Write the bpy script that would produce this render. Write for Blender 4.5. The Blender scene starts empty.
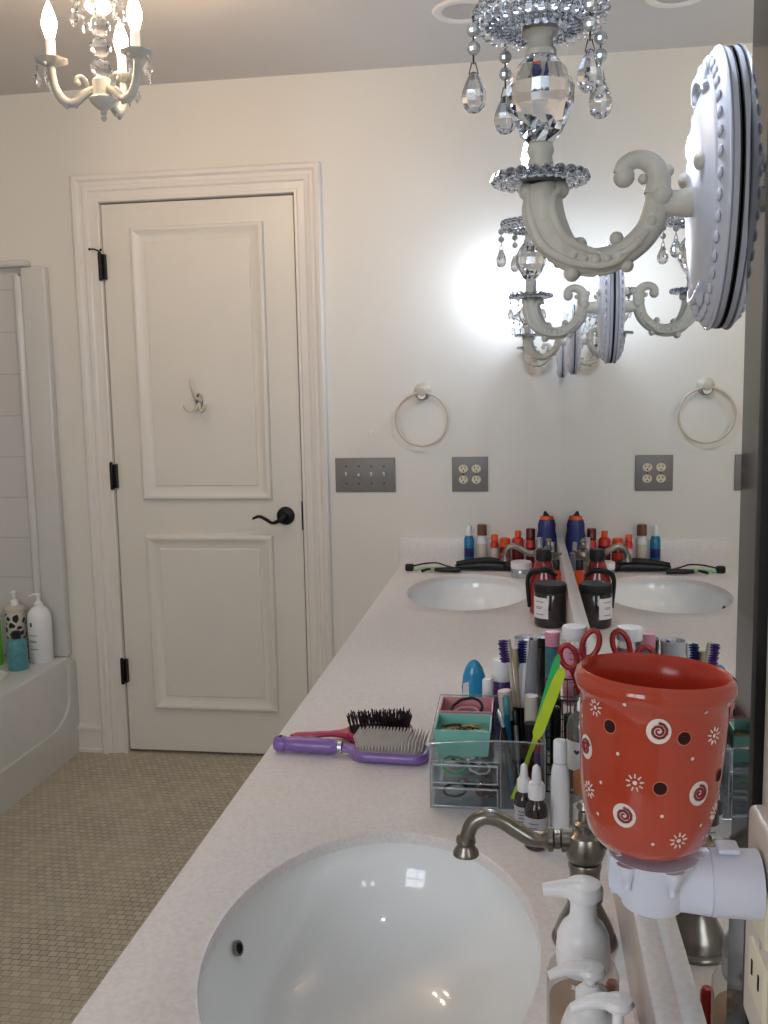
import bpy, bmesh, math, random
from mathutils import Vector, Matrix
PI = math.pi
random.seed(7)
SC = bpy.context.scene
COL = SC.collection

# ------------------------------------------------------------------ camera
cam_d = bpy.data.cameras.new('camera'); cam = bpy.data.objects.new('camera', cam_d); COL.objects.link(cam)
SC.camera = cam
yaw, pit, rol = 0.1499, 0.1249, -0.0196
fw = Vector((-math.sin(yaw)*math.cos(pit), math.cos(yaw)*math.cos(pit), -math.sin(pit)))
rt = Vector((math.cos(yaw), math.sin(yaw), 0)); up = rt.cross(fw)
r2 = rt*math.cos(rol) + up*math.sin(rol); u2 = -rt*math.sin(rol) + up*math.cos(rol)
R = Matrix((r2, u2, -fw)).transposed()
cam.matrix_world = Matrix.Translation((-0.1266, 0, 1.3779)) @ R.to_4x4()
cam_d.sensor_fit = 'VERTICAL'; cam_d.sensor_height = 36; cam_d.lens = 954*36/1024; cam_d.clip_start = 0.02
# ------------------------------------------------------------------ world, exposure
w = bpy.data.worlds.new('world'); SC.world = w; w.use_nodes = True
w.node_tree.nodes['Background'].inputs[0].default_value = (0.5, 0.55, 0.6, 1)
w.node_tree.nodes['Background'].inputs[1].default_value = 0.05
SC.view_settings.view_transform = 'Standard'; SC.view_settings.look = 'None'
SC.view_settings.gamma = 1; SC.view_settings.use_curve_mapping = False
SC.view_settings.exposure = 1.08
FILL = 11.0            # fill lamp at the added window behind the camera
LED = 215.0          # vanity bulbs
WARM = 125.0         # chandelier bulbs
CY = SC.cycles
CY.use_denoising = True; CY.max_bounces = 14; CY.diffuse_bounces = 6; CY.glossy_bounces = 8
CY.transmission_bounces = 12; CY.transparent_max_bounces = 24
CY.caustics_reflective = False; CY.caustics_refractive = False; CY.sample_clamp_indirect = 4

# ------------------------------------------------------------------ materials
def lin(c):
    o = []
    for v in c:
        v /= 255.0
        o.append(v/12.92 if v <= .04045 else ((v+.055)/1.055)**2.4)
    return (*o, 1)
def mat(name, rgb, rough=.5, metal=0, var=.06, scale=30, bump=0, bscale=80, emit=0, ecol=None, trans=0, ior=1.45, coat=0, sss=0):
    m = bpy.data.materials.new(name); m.use_nodes = True
    nt = m.node_tree; b = nt.nodes['Principled BSDF']; c = lin(rgb)
    b.inputs['Roughness'].default_value = rough; b.inputs['Metallic'].default_value = metal
    b.inputs['IOR'].default_value = ior; b.inputs['Transmission Weight'].default_value = trans
    b.inputs['Coat Weight'].default_value = coat
    tc = nt.nodes.new('ShaderNodeTexCoord')
    n = nt.nodes.new('ShaderNodeTexNoise'); n.inputs['Scale'].default_value = scale; n.inputs['Detail'].default_value = 4
    nt.links.new(tc.outputs['Object'], n.inputs['Vector'])
    r = nt.nodes.new('ShaderNodeValToRGB')
    r.color_ramp.elements[0].color = tuple(x*(1-var) for x in c[:3]) + (1,)
    r.color_ramp.elements[1].color = tuple(min(1, x*(1+var)) for x in c[:3]) + (1,)
    r.color_ramp.elements[0].position = .3; r.color_ramp.elements[1].position = .7
    nt.links.new(n.outputs['Fac'], r.inputs[0]); nt.links.new(r.outputs[0], b.inputs['Base Color'])
    if bump:
        n2 = nt.nodes.new('ShaderNodeTexNoise'); n2.inputs['Scale'].default_value = bscale; n2.inputs['Detail'].default_value = 3
        nt.links.new(tc.outputs['Object'], n2.inputs['Vector'])
        bp = nt.nodes.new('ShaderNodeBump'); bp.inputs['Strength'].default_value = bump; bp.inputs['Distance'].default_value = .002
        nt.links.new(n2.outputs['Fac'], bp.inputs['Height']); nt.links.new(bp.outputs[0], b.inputs['Normal'])
    if emit:
        b.inputs['Emission Color'].default_value = lin(ecol or rgb); b.inputs['Emission Strength'].default_value = emit
    return m
def glass(name, rgb, rough=0.0, ior=1.5):
    m = bpy.data.materials.new(name); m.use_nodes = True; nt = m.node_tree
    nt.nodes.remove(nt.nodes['Principled BSDF'])
    g = nt.nodes.new('ShaderNodeBsdfGlass'); g.inputs['Color'].default_value = lin(rgb); g.inputs['Roughness'].default_value = rough
    g.inputs['IOR'].default_value = ior
    nt.links.new(g.outputs[0], nt.nodes['Material Output'].inputs[0]); return m
def thin(name, rgb, refl=1.0, rough=.03, haze=0, hz=(230,230,230)):
    """thin clear plastic or glass: transparent with fresnel gloss and an optional milky diffuse share"""
    m = bpy.data.materials.new(name); m.use_nodes = True; nt = m.node_tree; N = nt.nodes
    N.remove(N['Principled BSDF'])
    t = N.new('ShaderNodeBsdfTransparent'); t.inputs[0].default_value = lin(rgb)
    g = N.new('ShaderNodeBsdfGlossy'); g.inputs['Roughness'].default_value = rough
    fr = N.new('ShaderNodeLayerWeight'); fr.inputs[0].default_value = .5
    pw = N.new('ShaderNodeMath'); pw.operation = 'POWER'; pw.inputs[1].default_value = 4
    mu = N.new('ShaderNodeMath'); mu.operation = 'MULTIPLY_ADD'; mu.inputs[1].default_value = .7*refl; mu.inputs[2].default_value = .05*refl; mu.use_clamp = True
    mx = N.new('ShaderNodeMixShader')
    nt.links.new(fr.outputs[1], pw.inputs[0]); nt.links.new(pw.outputs[0], mu.inputs[0]); nt.links.new(mu.outputs[0], mx.inputs[0])
    src = t
    if haze:
        d = N.new('ShaderNodeBsdfDiffuse'); d.inputs[0].default_value = lin(hz)
        m2 = N.new('ShaderNodeMixShader'); m2.inputs[0].default_value = haze
        nt.links.new(t.outputs[0], m2.inputs[1]); nt.links.new(d.outputs[0], m2.inputs[2]); src = m2
    nt.links.new(src.outputs[0], mx.inputs[1]); nt.links.new(g.outputs[0], mx.inputs[2])
    nt.links.new(mx.outputs[0], N['Material Output'].inputs[0]); return m

M = {}
M['wall'] = mat('cream wall paint', (226,224,217), .6, var=.015, scale=3, bump=.15, bscale=60)
M['ceil'] = mat('flat ceiling paint', (206,202,198), .9, var=.015, scale=3)
M['trim'] = mat('white semi gloss trim paint', (228,224,218), .35, var=.015, scale=6)
M['door'] = mat('white door paint', (224,221,213), .38, var=.02, scale=4)
M['tub'] = mat('white acrylic tub', (208,208,205), .18, var=.01, coat=.3)
M['sink'] = mat('white porcelain', (244,246,246), .08, var=.005, coat=.6)
M['black'] = mat('oil rubbed black metal', (22,21,23), .4, .5)
M['blackpl'] = mat('black plastic', (20,20,22), .35)
M['softblack'] = mat('dark rubber', (14,14,15), .6)
M['white_enamel'] = mat('white painted cast metal', (198,194,182), .42, var=.05, bump=.85, bscale=75)
M['white_plate'] = mat('white enamelled plate', (192,194,204), .35, var=.03, scale=60)
M['white'] = mat('white plastic', (236,236,238), .3, var=.01)
M['milky'] = mat('milky plastic', (250,250,252), .3, var=.01)
M['warmplug'] = mat('pale cool white plastic', (214,218,232), .4, var=.02)
M['nickel'] = mat('brushed nickel', (132,126,118), .28, 1, var=.08, scale=120)
M['chrome'] = mat('chrome', (210,210,210), .12, 1, var=.02)
M['mirror'] = mat('mirror silver', (236,240,238), 0.0, 1, var=0)
M['bevel'] = mat('dark bevelled glass', (46,51,51), .06, .9, var=.02)
M['gray'] = mat('gray painted metal plate', (124,121,119), .4, .1, var=.04, scale=80)
M['ivory'] = mat('ivory plastic', (220,212,186), .4, var=.02)
M['cream'] = mat('cream outlet plastic', (204,194,182), .35, var=.02)
M['holering'] = mat('orange ring round hole', (206,104,74), .5)  # lighter orange ring drawn round each dark disc
M['slot'] = mat('dark slot', (25,22,20), .8)
M['red'] = mat('brick red glazed ceramic', (176,61,38), .14, var=.07, scale=14, coat=.6)
M['redin'] = mat('red glazed interior', (182,58,40), .2, var=.05)
M['motif'] = mat('white glaze paint', (228,216,206), .4)
M['maroon'] = mat('dark red glaze line', (128,34,42), .4)
M['hole'] = mat('painted hole shade', (40,12,8), .9)  # flat dark disc colour for the shade inside each pierced hole
M['crystal'] = glass('cut crystal', (250,252,255))
M['bead'] = mat('silvery glass bead', (205,210,208), .12, .6, var=.08, scale=200)
M['wire'] = mat('dark steel wire', (70,62,56), .4, .8)
M['acryl'] = thin('clear acrylic', (246,248,249), .9)
M['edgeshine'] = thin('acrylic edge with painted shine', (235,238,240), 3.5, haze=.28, hz=(235,238,242))  # milky white share paints in the light that clear edges catch
M['clear'] = thin('clear bottle plastic', (240,242,241), 1.1, haze=.06)
M['soapliq'] = thin('amber tinted soap', (232,214,196), .6, haze=.2, hz=(190,150,110))
M['smoke'] = thin('smoked plastic', (70,66,66), 1.0, haze=.1, hz=(50,46,46))
M['bulb'] = mat('lit cool bulb', (255,255,255), .3, emit=LED, ecol=(224,237,255))
M['bulbw'] = mat('lit warm candle bulb', (255,240,220), .3, emit=WARM, ecol=(255,220,184))
M['purple'] = mat('violet plastic', (134,102,174), .28, coat=.3)
M['magenta'] = mat('magenta plastic', (186,32,86), .25, coat=.4)
M['pins'] = mat('pale grey bristle pins', (214,208,200), .4)
M['pad'] = mat('grey cushion', (150,140,140), .6)
M['darkpin'] = mat('dark bristle tufts', (38,22,28), .6)
M['teal'] = mat('mint plastic bin', (126,196,180), .4)
M['pink'] = mat('dusty pink plastic bin', (212,150,152), .4)
M['pinkcap'] = mat('pale pink plastic', (232,160,180), .35)
M['bluepl'] = mat('bright blue plastic', (46,150,200), .2, coat=.3)
M['blue'] = mat('aqua blue bottle', (30,120,160), .25)
M['navy'] = mat('royal blue plastic', (34,42,104), .3)
M['orange'] = mat('orange plastic', (226,86,36), .35)
M['orangered'] = mat('red orange bottle', (190,48,32), .3)
M['redplas'] = mat('red plastic', (176,38,40), .25, coat=.3)
M['darkred'] = mat('dark red bottle', (92,24,30), .25)
M['brown'] = mat('brown cap', (110,76,56), .4)
M['cork'] = mat('cork', (160,102,66), .8, var=.25, scale=150)
M['lime'] = mat('lime plastic', (212,236,60), .3)
M['green'] = mat('green plastic', (60,190,110), .3)
M['limebottle'] = mat('bright green bottle', (96,200,40), .3)
M['cord'] = mat('pale green cord', (150,200,140), .5)
M['gold'] = mat('brass coloured hair pin', (206,176,110), .3, .9)
M['beige'] = mat('beige plastic', (206,194,180), .4)
M['olive'] = mat('tan toothbrush back', (166,150,122), .4)
M['amber'] = mat('dark amber glass', (40,30,30), .1, coat=.5)
M['label'] = mat('white paper label', (228,226,228), .6, var=.02)
M['greylabel'] = mat('grey paper label', (176,174,178), .6, var=.02)
M['ink'] = mat('label ink', (70,66,70), .7)
M['tealbottle'] = mat('pale teal bottle', (82,140,150), .3, var=.2, scale=60)
M['silver'] = mat('silver lid', (190,196,202), .25, .7)
M['deeppurple'] = mat('purple cosmetic plastic', (78,50,122), .35)
M['lens'] = mat('frosted downlight lens', (180,176,172), .5)

def tex_mat(name, builder):
    m = bpy.data.materials.new(name); m.use_nodes = True; builder(m.node_tree, m.node_tree.nodes['Principled BSDF']); return m
def floor_b(nt, b):
    tc = nt.nodes.new('ShaderNodeTexCoord')
    br = nt.nodes.new('ShaderNodeTexBrick'); br.offset = .5; br.squash = 1
    br.inputs['Scale'].default_value = 1; br.inputs['Brick Width'].default_value = .025; br.inputs['Row Height'].default_value = .0225
    br.inputs['Mortar Size'].default_value = .0011; br.inputs['Mortar Smooth'].default_value = .3
    br.inputs['Color1'].default_value = lin((194,185,164)); br.inputs['Color2'].default_value = lin((176,167,146))
    nt.links.new(tc.outputs['Object'], br.inputs['Vector'])
    n = nt.nodes.new('ShaderNodeTexNoise'); n.inputs['Scale'].default_value = 4.5; n.inputs['Detail'].default_value = 5
    nt.links.new(tc.outputs['Object'], n.inputs['Vector'])
    r = nt.nodes.new('ShaderNodeValToRGB'); r.color_ramp.elements[0].position = .4; r.color_ramp.elements[1].position = .6
    r.color_ramp.elements[0].color = lin((150,140,116)); r.color_ramp.elements[1].color = lin((84,74,58))
    nt.links.new(n.outputs['Fac'], r.inputs[0]); nt.links.new(r.outputs[0], br.inputs['Mortar'])
    nt.links.new(br.outputs['Color'], b.inputs['Base Color']); b.inputs['Roughness'].default_value = .45
    bp = nt.nodes.new('ShaderNodeBump'); bp.invert = True; bp.inputs['Strength'].default_value = .5; bp.inputs['Distance'].default_value = .0015
    nt.links.new(br.outputs['Fac'], bp.inputs['Height']); nt.links.new(bp.outputs[0], b.inputs['Normal'])
M['floor'] = tex_mat('small mosaic floor tile', floor_b)
def quartz_b(nt, b):
    tc = nt.nodes.new('ShaderNodeTexCoord')
    n = nt.nodes.new('ShaderNodeTexNoise'); n.inputs['Scale'].default_value = 170; n.inputs['Detail'].default_value = 3
    nt.links.new(tc.outputs['Object'], n.inputs['Vector'])
    r = nt.nodes.new('ShaderNodeValToRGB'); r.color_ramp.elements[0].position = .3; r.color_ramp.elements[1].position = .62
    r.color_ramp.elements[0].color = lin((224,217,214)); r.color_ramp.elements[1].color = lin((234,229,227))
    nt.links.new(n.outputs['Fac'], r.inputs[0]); nt.links.new(r.outputs[0], b.inputs['Base Color'])
    b.inputs['Roughness'].default_value = .3
M['quartz'] = tex_mat('speckled pale stone', quartz_b)
def tile_b(nt, b):
    tc = nt.nodes.new('ShaderNodeTexCoord'); mp = nt.nodes.new('ShaderNodeMapping'); mp.inputs['Rotation'].default_value = (PI/2, 0, 0)
    nt.links.new(tc.outputs['Object'], mp.inputs[0])
    br = nt.nodes.new('ShaderNodeTexBrick'); br.offset = 0; br.inputs['Scale'].default_value = 1
    br.inputs['Brick Width'].default_value = .2; br.inputs['Row Height'].default_value = .155; br.inputs['Mortar Size'].default_value = .003
    br.inputs['Color1'].default_value = lin((204,202,202)); br.inputs['Color2'].default_value = lin((201,199,199)); br.inputs['Mortar'].default_value = lin((188,186,186))
    nt.links.new(mp.outputs[0], br.inputs['Vector']); nt.links.new(br.outputs['Color'], b.inputs['Base Color']); b.inputs['Roughness'].default_value = .2
M['tile'] = tex_mat('moulded tile surround', tile_b)
def floral_b(nt, b):
    tc = nt.nodes.new('ShaderNodeTexCoord'); v = nt.nodes.new('ShaderNodeTexVoronoi'); v.feature = 'DISTANCE_TO_EDGE'; v.inputs['Scale'].default_value = 38
    nt.links.new(tc.outputs['Object'], v.inputs['Vector'])
    r = nt.nodes.new('ShaderNodeValToRGB'); r.color_ramp.interpolation = 'CONSTANT'; r.color_ramp.elements[1].position = .16
    r.color_ramp.elements[0].color = lin((216,208,206)); r.color_ramp.elements[1].color = lin((52,34,32))
    nt.links.new(v.outputs['Distance'], r.inputs[0]); nt.links.new(r.outputs[0], b.inputs['Base Color']); b.inputs['Roughness'].default_value = .35
M['floral'] = tex_mat('brown patterned sleeve', floral_b)

# ------------------------------------------------------------------ mesh building
class MB:
    def __init__(s): s.v = []; s.f = []; s.mi = []; s.mats = []; s.cur = 0; s.T = Matrix.Identity(4)
    def use(s, m):
        if m not in s.mats: s.mats.append(m)
        s.cur = s.mats.index(m); return s
    def add(s, vs, fs):
        n = len(s.v)
        for v in vs: s.v.append(tuple(s.T @ Vector(v)))
        for f in fs: s.f.append(tuple(n+i for i in f)); s.mi.append(s.cur)
        return s
    def box(s, x0, x1, y0, y1, z0, z1, bev=0):
        if not bev:
            vs = [(x, y, z) for x in (x0, x1) for y in (y0, y1) for z in (z0, z1)]
            return s.add(vs, [(0,1,3,2),(4,6,7,5),(0,4,5,1),(2,3,7,6),(0,2,6,4),(1,5,7,3)])
        bm = bmesh.new(); bmesh.ops.create_cube(bm, size=1)
        for v in bm.verts:
            v.co = Vector(((x0+x1)/2 + v.co.x*(x1-x0), (y0+y1)/2 + v.co.y*(y1-y0), (z0+z1)/2 + v.co.z*(z1-z0)))
        bmesh.ops.bevel(bm, geom=bm.edges[:], offset=bev, segments=3, profile=.5, affect='EDGES')
        bm.verts.index_update()
        s.add([tuple(v.co) for v in bm.verts], [[v.index for v in f.verts] for f in bm.faces]); bm.free(); return s
    def lathe(s, prof, seg=32, c=(0,0,0), axis='z', sx=1, sy=1, wob=None):
        """prof: (radius, height); radius 0 closes at a pole. wob(angle)->radius factor"""
        rings = []; vs = []
        for r, h in prof:
            if r < 1e-7: rings.append([len(vs)]); pts = [(0, 0, h)]
            else:
                rings.append(list(range(len(vs), len(vs)+seg)))
                pts = []
                for k in range(seg):
                    a = 2*PI*k/seg; q = r*(wob(a) if wob else 1)
                    pts.append((q*math.cos(a)*sx, q*math.sin(a)*sy, h))
            for x, y, z in pts:
                if axis == 'x': x, y, z = z, x, y
                elif axis == 'y': x, y, z = x, z, y
                vs.append((x+c[0], y+c[1], z+c[2]))
        fs = []
        for a, b in zip(rings, rings[1:]):
            if len(a) == 1 and len(b) == 1: continue
            for k in range(seg):
                k2 = (k+1) % seg
                if len(a) == 1: fs.append((a[0], b[k], b[k2]))
                elif len(b) == 1: fs.append((a[k], b[0], a[k2]))
                else: fs.append((a[k], b[k], b[k2], a[k2]))
        return s.add(vs, fs)
    def ball(s, c, r, seg=14, sx=1, sy=1, sz=1):
        n = max(4, seg//2)
        return s.lathe([(r*math.sin(PI*i/n) if 0 < i < n else 0, -r*sz*math.cos(PI*i/n)) for i in range(n+1)], seg, c, 'z', sx, sy)
    def tube(s, pts, rad, seg=12, smooth=6, closed=False, cap=True, flat=1):
        P = [Vector(p) for p in pts]; n = len(P)
        rr = list(rad) if hasattr(rad, '__len__') else [rad]*n
        if smooth > 1 and n > 2:
            Q = []; RR = []
            rng = range(n if closed else n-1)
            for i in rng:
                if closed: p0, p1, p2, p3 = P[i-1], P[i], P[(i+1) % n], P[(i+2) % n]
                else: p0, p1, p2, p3 = P[max(i-1, 0)], P[i], P[i+1], P[min(i+2, n-1)]
                for k in range(smooth):
                    t = k/smooth
                    Q.append(.5*((2*p1)+(-p0+p2)*t+(2*p0-5*p1+4*p2-p3)*t*t+(-p0+3*p1-3*p2+p3)*t**3))
                    RR.append(rr[i]*(1-t)+rr[(i+1) % n]*t)
            if not closed: Q.append(P[-1]); RR.append(rr[-1])
            P, rr, n = Q, RR, len(Q)
        vs = []; prev = None
        for i in range(n):
            if closed: t = P[(i+1) % n]-P[i-1]
            else: t = P[min(i+1, n-1)]-P[max(i-1, 0)]
            t.normalize()
            if prev is None:
                prev = Vector((0, 0, 1)) if abs(t.z) < .9 else Vector((0, 1, 0))
            nrm = (prev - t*prev.dot(t)).normalized(); prev = nrm; bn = t.cross(nrm)
            for k in range(seg):
                a = 2*PI*k/seg
                vs.append(tuple(P[i]+nrm*math.cos(a)*rr[i]*flat+bn*math.sin(a)*rr[i]))
        fs = []
        for i in range(n if closed else n-1):
            j = (i+1) % n
            for k in range(seg):
                k2 = (k+1) % seg; fs.append((i*seg+k, i*seg+k2, j*seg+k2, j*seg+k))
        if cap and not closed: fs += [tuple(range(seg-1, -1, -1)), tuple((n-1)*seg+k for k in range(seg))]
        return s.add(vs, fs)
    def prism(s, poly, h0, h1, axis='z'):
        """poly of 2-D points extruded from h0 to h1 along axis"""
        n = len(poly)
        def m(a, b, h): return {'z': (a, b, h), 'x': (h, a, b), 'y': (a, h, b)}[axis]
        vs = [m(a, b, h0) for a, b in poly]+[m(a, b, h1) for a, b in poly]
        fs = [tuple(range(n)), tuple(range(n, 2*n))]+[(k, (k+1) % n, n+(k+1) % n, n+k) for k in range(n)]
        return s.add(vs, fs)
    def build(s, name, m=None, parent=None, ang=40, loc=None):
        me = bpy.data.meshes.new(name); me.from_pydata(s.v, [], s.f)
        mats = s.mats or [m]
        for x in mats: me.materials.append(x)
        if len(mats) > 1:
            for p, i in zip(me.polygons, s.mi): p.material_index = i
        bm = bmesh.new(); bm.from_mesh(me); bmesh.ops.recalc_face_normals(bm, faces=bm.faces); bm.to_mesh(me); bm.free()
        if ang > 0:
            me.shade_smooth(); me.set_sharp_from_angle(angle=math.radians(ang))
        o = bpy.data.objects.new(name, me); COL.objects.link(o)
        if parent: o.parent = parent
        if loc: o.location = loc
        return o
def tag(o, label=None, cat=None, group=None, kind=None):
    if label: o['label'] = label
    if cat: o['category'] = cat
    if group: o['group'] = group
    if kind: o['kind'] = kind
    return o
def thing(name, label, cat, loc, group=None, rz=0):
    o = bpy.data.objects.new(name, None); o.empty_display_size = .02; COL.objects.link(o); o.location = loc; o.rotation_euler = (0, 0, rz)
    return tag(o, label, cat, group)
def struct(name, mb, m, parent=None, ang=40):
    o = mb.build(name, m, parent, ang)
    if not parent: o['kind'] = 'structure'
    return o
def dup(root, loc, label, rz=None):
    def cp(o, par):
        c = o.copy(); COL.objects.link(c)
        if par: c.parent = par
        for ch in list(o.children): cp(ch, c)
        return c
    c = cp(root, None); c.location = loc; c['label'] = label
    if rz is not None: c.rotation_euler = (0, 0, rz)
    return c

# ================================================================== SETTING
D = 3.4; CZ = .75; CH = 2.479; XL = -2.70; YN = -1.25
DL, DR, DT = -1.664, -.942, 2.0785
struct('floor', MB().box(XL, .12, YN, D+.12, -.06, 0), M['floor'])
struct('ceiling', MB().box(XL-.1, .12, YN-.1, D+.12, CH, CH+.08), M['ceil'])
g = .012
struct('wall_far', MB().box(XL-.1, DL-g, D, D+.12, 0, CH).box(DR+g, .1, D, D+.12, 0, CH).box(DL-g, DR+g, D, D+.12, DT+g, CH), M['wall'], ang=0)
struct('wall_right', MB().box(.006, .12, YN, D, 0, CH), M['wall'], ang=0)
struct('wall_left', MB().box(XL-.1, XL, YN, D, 0, CH), M['wall'], ang=0)
struct('wall_near', MB().box(XL-.1, -1.85, YN-.1, YN, 0, CH).box(-.65, .12, YN-.1, YN, 0, CH).box(-1.85, -.65, YN-.1, YN, 0, 1.05).box(-1.85, -.65, YN-.1, YN, 2.15, CH), M['wall'], ang=0)
# door casing: mitred profile swept round the opening (u outwards, v into the room)
prof = [(.0035, -.02), (.0035, .010), (.006, .014), (.014, .014), (.017, .010), (.040, .012), (.046, .018), (.058, .021), (.064, .016), (.074, .018), (.082, .027), (.094, .030), (.101, .024), (.103, 0)]
mb = MB(); vs = []; fs = []
for u, v in prof:
    vs += [(DL-u, D-v, 0), (DL-u, D-v, DT+u), (DR+u, D-v, DT+u), (DR+u, D-v, 0)]
for i in range(len(prof)-1):
    for k in range(3): fs.append((i*4+k, i*4+k+1, i*4+4+k+1, i*4+4+k))
mb.add(vs, fs)
mb.box(DL-g, DL-.003, D, D+.11, 0, DT+g).box(DR+.003, DR+g, D, D+.11, 0, DT+g).box(DL-g, DR+g, D, D+.11, DT+.003, DT+g)
struct('trim_1', mb, M['trim'], ang=25)
# door leaf with two raised moulded panels
mb = MB().box(DL+.001, DR-.003, D+.004, D+.042, .012, DT-.003)
def panel(mb, x0, x1, z0, z1):
    pr = [(0, -.004), (.003, .010), (.009, .014), (.016, .013), (.022, .009), (.042, .001), (.052, -.0015), (.055, .003), (.062, .003)]
    vs = []; fs = []
    for u, v in pr:
        vs += [(x0+u, D-v, z0+u), (x1-u, D-v, z0+u), (x1-u, D-v, z1-u), (x0+u, D-v, z1-u)]
    for i in range(len(pr)-1):
        for k in range(4): fs.append((i*4+k, i*4+(k+1) % 4, i*4+4+(k+1) % 4, i*4+4+k))
    n = (len(pr)-1)*4; fs.append((n, n+1, n+2, n+3)); mb.add(vs, fs)
panel(mb, -1.556, -1.055, .992, 1.992); panel(mb, -1.553, -1.057, .180, .860)
door = struct('door_1', mb, M['door'], ang=25)
for z in (1.853, 1.084, .33):
    h = MB().lathe([(0, -.05), (.006, -.05), (.007, -.046), (.007, .046), (.006, .05), (.003, .054), (0, .056)], 12, (DL-.004, D-.020, z)).box(DL-.006, DL+.012, D-.016, D+.004, z-.045, z+.045)
    if z > 1.8: h.tube([(DL-.004, D-.02, z+.055), (DL-.02, D-.03, z+.062), (DL-.035, D-.03, z+.062)], .003, 8, 1).ball((DL-.037, D-.03, z+.062), .005, 8).ball((DL+.006, D-.03, z+.058), .005, 8)
    h.build('hinge', M['black'], door)
h = MB().lathe([(0, 0), (.034, 0), (.034, .004), (.030, .010), (.012, .013), (.011, .045), (0, .047)], 36, (-1.008, 0, .932), 'y')
for i, v in enumerate(h.v): h.v[i] = (v[0], D+.004-v[1], v[2])
h.tube([(-1.008, D-.042, .932), (-1.02, D-.05, .921), (-1.045, D-.05, .912), (-1.068, D-.05, .925), (-1.092, D-.05, .936), (-1.110, D-.05, .932), (-1.120, D-.05, .926)], [.009, .008, .006, .0065, .006, .005, .003], 12)
tag(h.build('door_lever', M['black'], door), 'black round rose with a wavy lever')
MB().box(DR-.004, DR+.001, D-.004, D+.03, .88, .985).build('latch_plate', M['black'], door)
# baseboard between tub and casing
struct('baseboard_far', MB().prism([(D, 0), (D-.020, 0), (D-.020, .012), (D-.013, .017), (D-.013, .088), (D-.020, .092), (D-.020, .101), (D-.010, .110), (D, .112)], -1.878, -1.768, 'x'), M['trim'], ang=30)

# added window and fill lamp in the unseen wall, to brighten near things
fill = bpy.data.lights.new('added_fill_light', 'AREA'); fill.shape = 'RECTANGLE'; fill.size = 1.1; fill.size_y = 1.0; fill.energy = FILL; fill.color = (.86, .92, 1)
fill_ob = bpy.data.objects.new('added_fill_light', fill); COL.objects.link(fill_ob); fill_ob.location = (-1.25, YN-.12, 1.6); fill_ob.rotation_euler = (PI/2, 0, 0)
mb = MB()
for (a, b, c, d) in ((-1.85, -1.80, 1.05, 2.15), (-.70, -.65, 1.05, 2.15), (-1.85, -.65, 1.05, 1.10), (-1.85, -.65, 2.10, 2.15), (-1.265, -1.235, 1.10, 2.10), (-1.80, -.70, 1.585, 1.615)): mb.box(a, b, YN-.06, YN+.015, c, d)
struct('added_window_1', mb, M['trim'], None, 0)
# downlight above the far basin
dl = thing('recessed_light', 'round unlit recessed light flush in the ceiling above the far basin', 'ceiling light', (-.31, 2.95, CH))
MB().lathe([(.060, 0), (.062, -.004), (.068, -.007), (.086, -.006), (.091, 0)], 48).build('trim_ring', M['trim'], dl)
MB().lathe([(.0605, -.003), (.04, -.0022), (0, -.002)], 48).build('lens', M['lens'], dl)

# bathtub and surround
TX = -1.878; XT = -2.68; TZ = .387
def rrect(x0, x1, y0, y1, r, n=8):
    o = []
    for cx, cy, a0 in ((x1-r, y1-r, 0), (x0+r, y1-r, PI/2), (x0+r, y0+r, PI), (x1-r, y0+r, 1.5*PI)):
        for k in range(n+1):
            a = a0+PI/2*k/n; o.append((cx+r*math.cos(a), cy+r*math.sin(a)))
    return o
mb = MB(); rings = []
for (ins, z, r) in ((0, 0, .004), (0, TZ-.012, .006), (.004, TZ-.003, .008), (.012, TZ, .01)):
    rings.append([(x, y, z) for x, y in rrect(XT+ins, TX-ins, 1.78+ins, D-.002-ins, r)])
for (ix0, ix1, iy0, iy1, z, r) in ((.06, .10, .14, .22, TZ, .10), (.07, .11, .15, .23, TZ-.015, .10), (.12, .15, .22, .33, .10, .12), (.16, .2, .28, .42, .07, .12)):
    rings.append([(x, y, z) for x, y in rrect(XT+ix0, TX-ix1, 1.78+iy0, D-iy1, r)])
vs = [p for rg in rings for p in rg]; n = len(rings[0]); fs = []
for i in range(len(rings)-1):
    for k in range(n): fs.append((i*n+k, i*n+(k+1) % n, (i+1)*n+(k+1) % n, (i+1)*n+k))
fs.append(tuple((len(rings)-1)*n+k for k in range(n)))
mb.add(vs, fs)
# proud lower skirt with a rounded inside corner
sk = [(1.79, 0), (D-.003, 0), (D-.003, TZ-.02), (D-.055, TZ-.02), (D-.06, .24)]
for k in range(7):
    a = k/6*PI/2; sk.append((D-.06-.16*(1-math.cos(a)), .24-.10*math.sin(a)))
sk.append((1.79, .14))
mb.prism(sk, TX-.002, TX+.012, 'x')
tub = thing('bathtub', 'white built in bathtub with a sculpted apron beside the door', 'bathtub', (0, 0, 0))
mb.build('tub_shell', M['tub'], tub, 35)
sur = thing('tub_surround', 'glossy white tile look tub surround panel fixed above the bathtub', 'shower surround', (0, 0, TZ))
z0 = .001
MB().box(-1.972, TX, D-.040, D-.001, z0, 1.86-TZ, .006).build('flange', M['tub'], sur)
MB().tube([(-1.987, D-.034, z0), (-1.987, D-.034, 1.83-TZ)], .016, 16, 1).build('corner_bead', M['tub'], sur)
MB().box(XL+.002, -1.99, D-.024, D-.001, z0, 1.84-TZ).build('tile_panel', M['tile'], sur)
MB().box(XL+.002, -1.945, D-.055, D-.001, 1.862-TZ, 1.885-TZ, .008).build('top_cap', M['tub'], sur)

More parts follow.
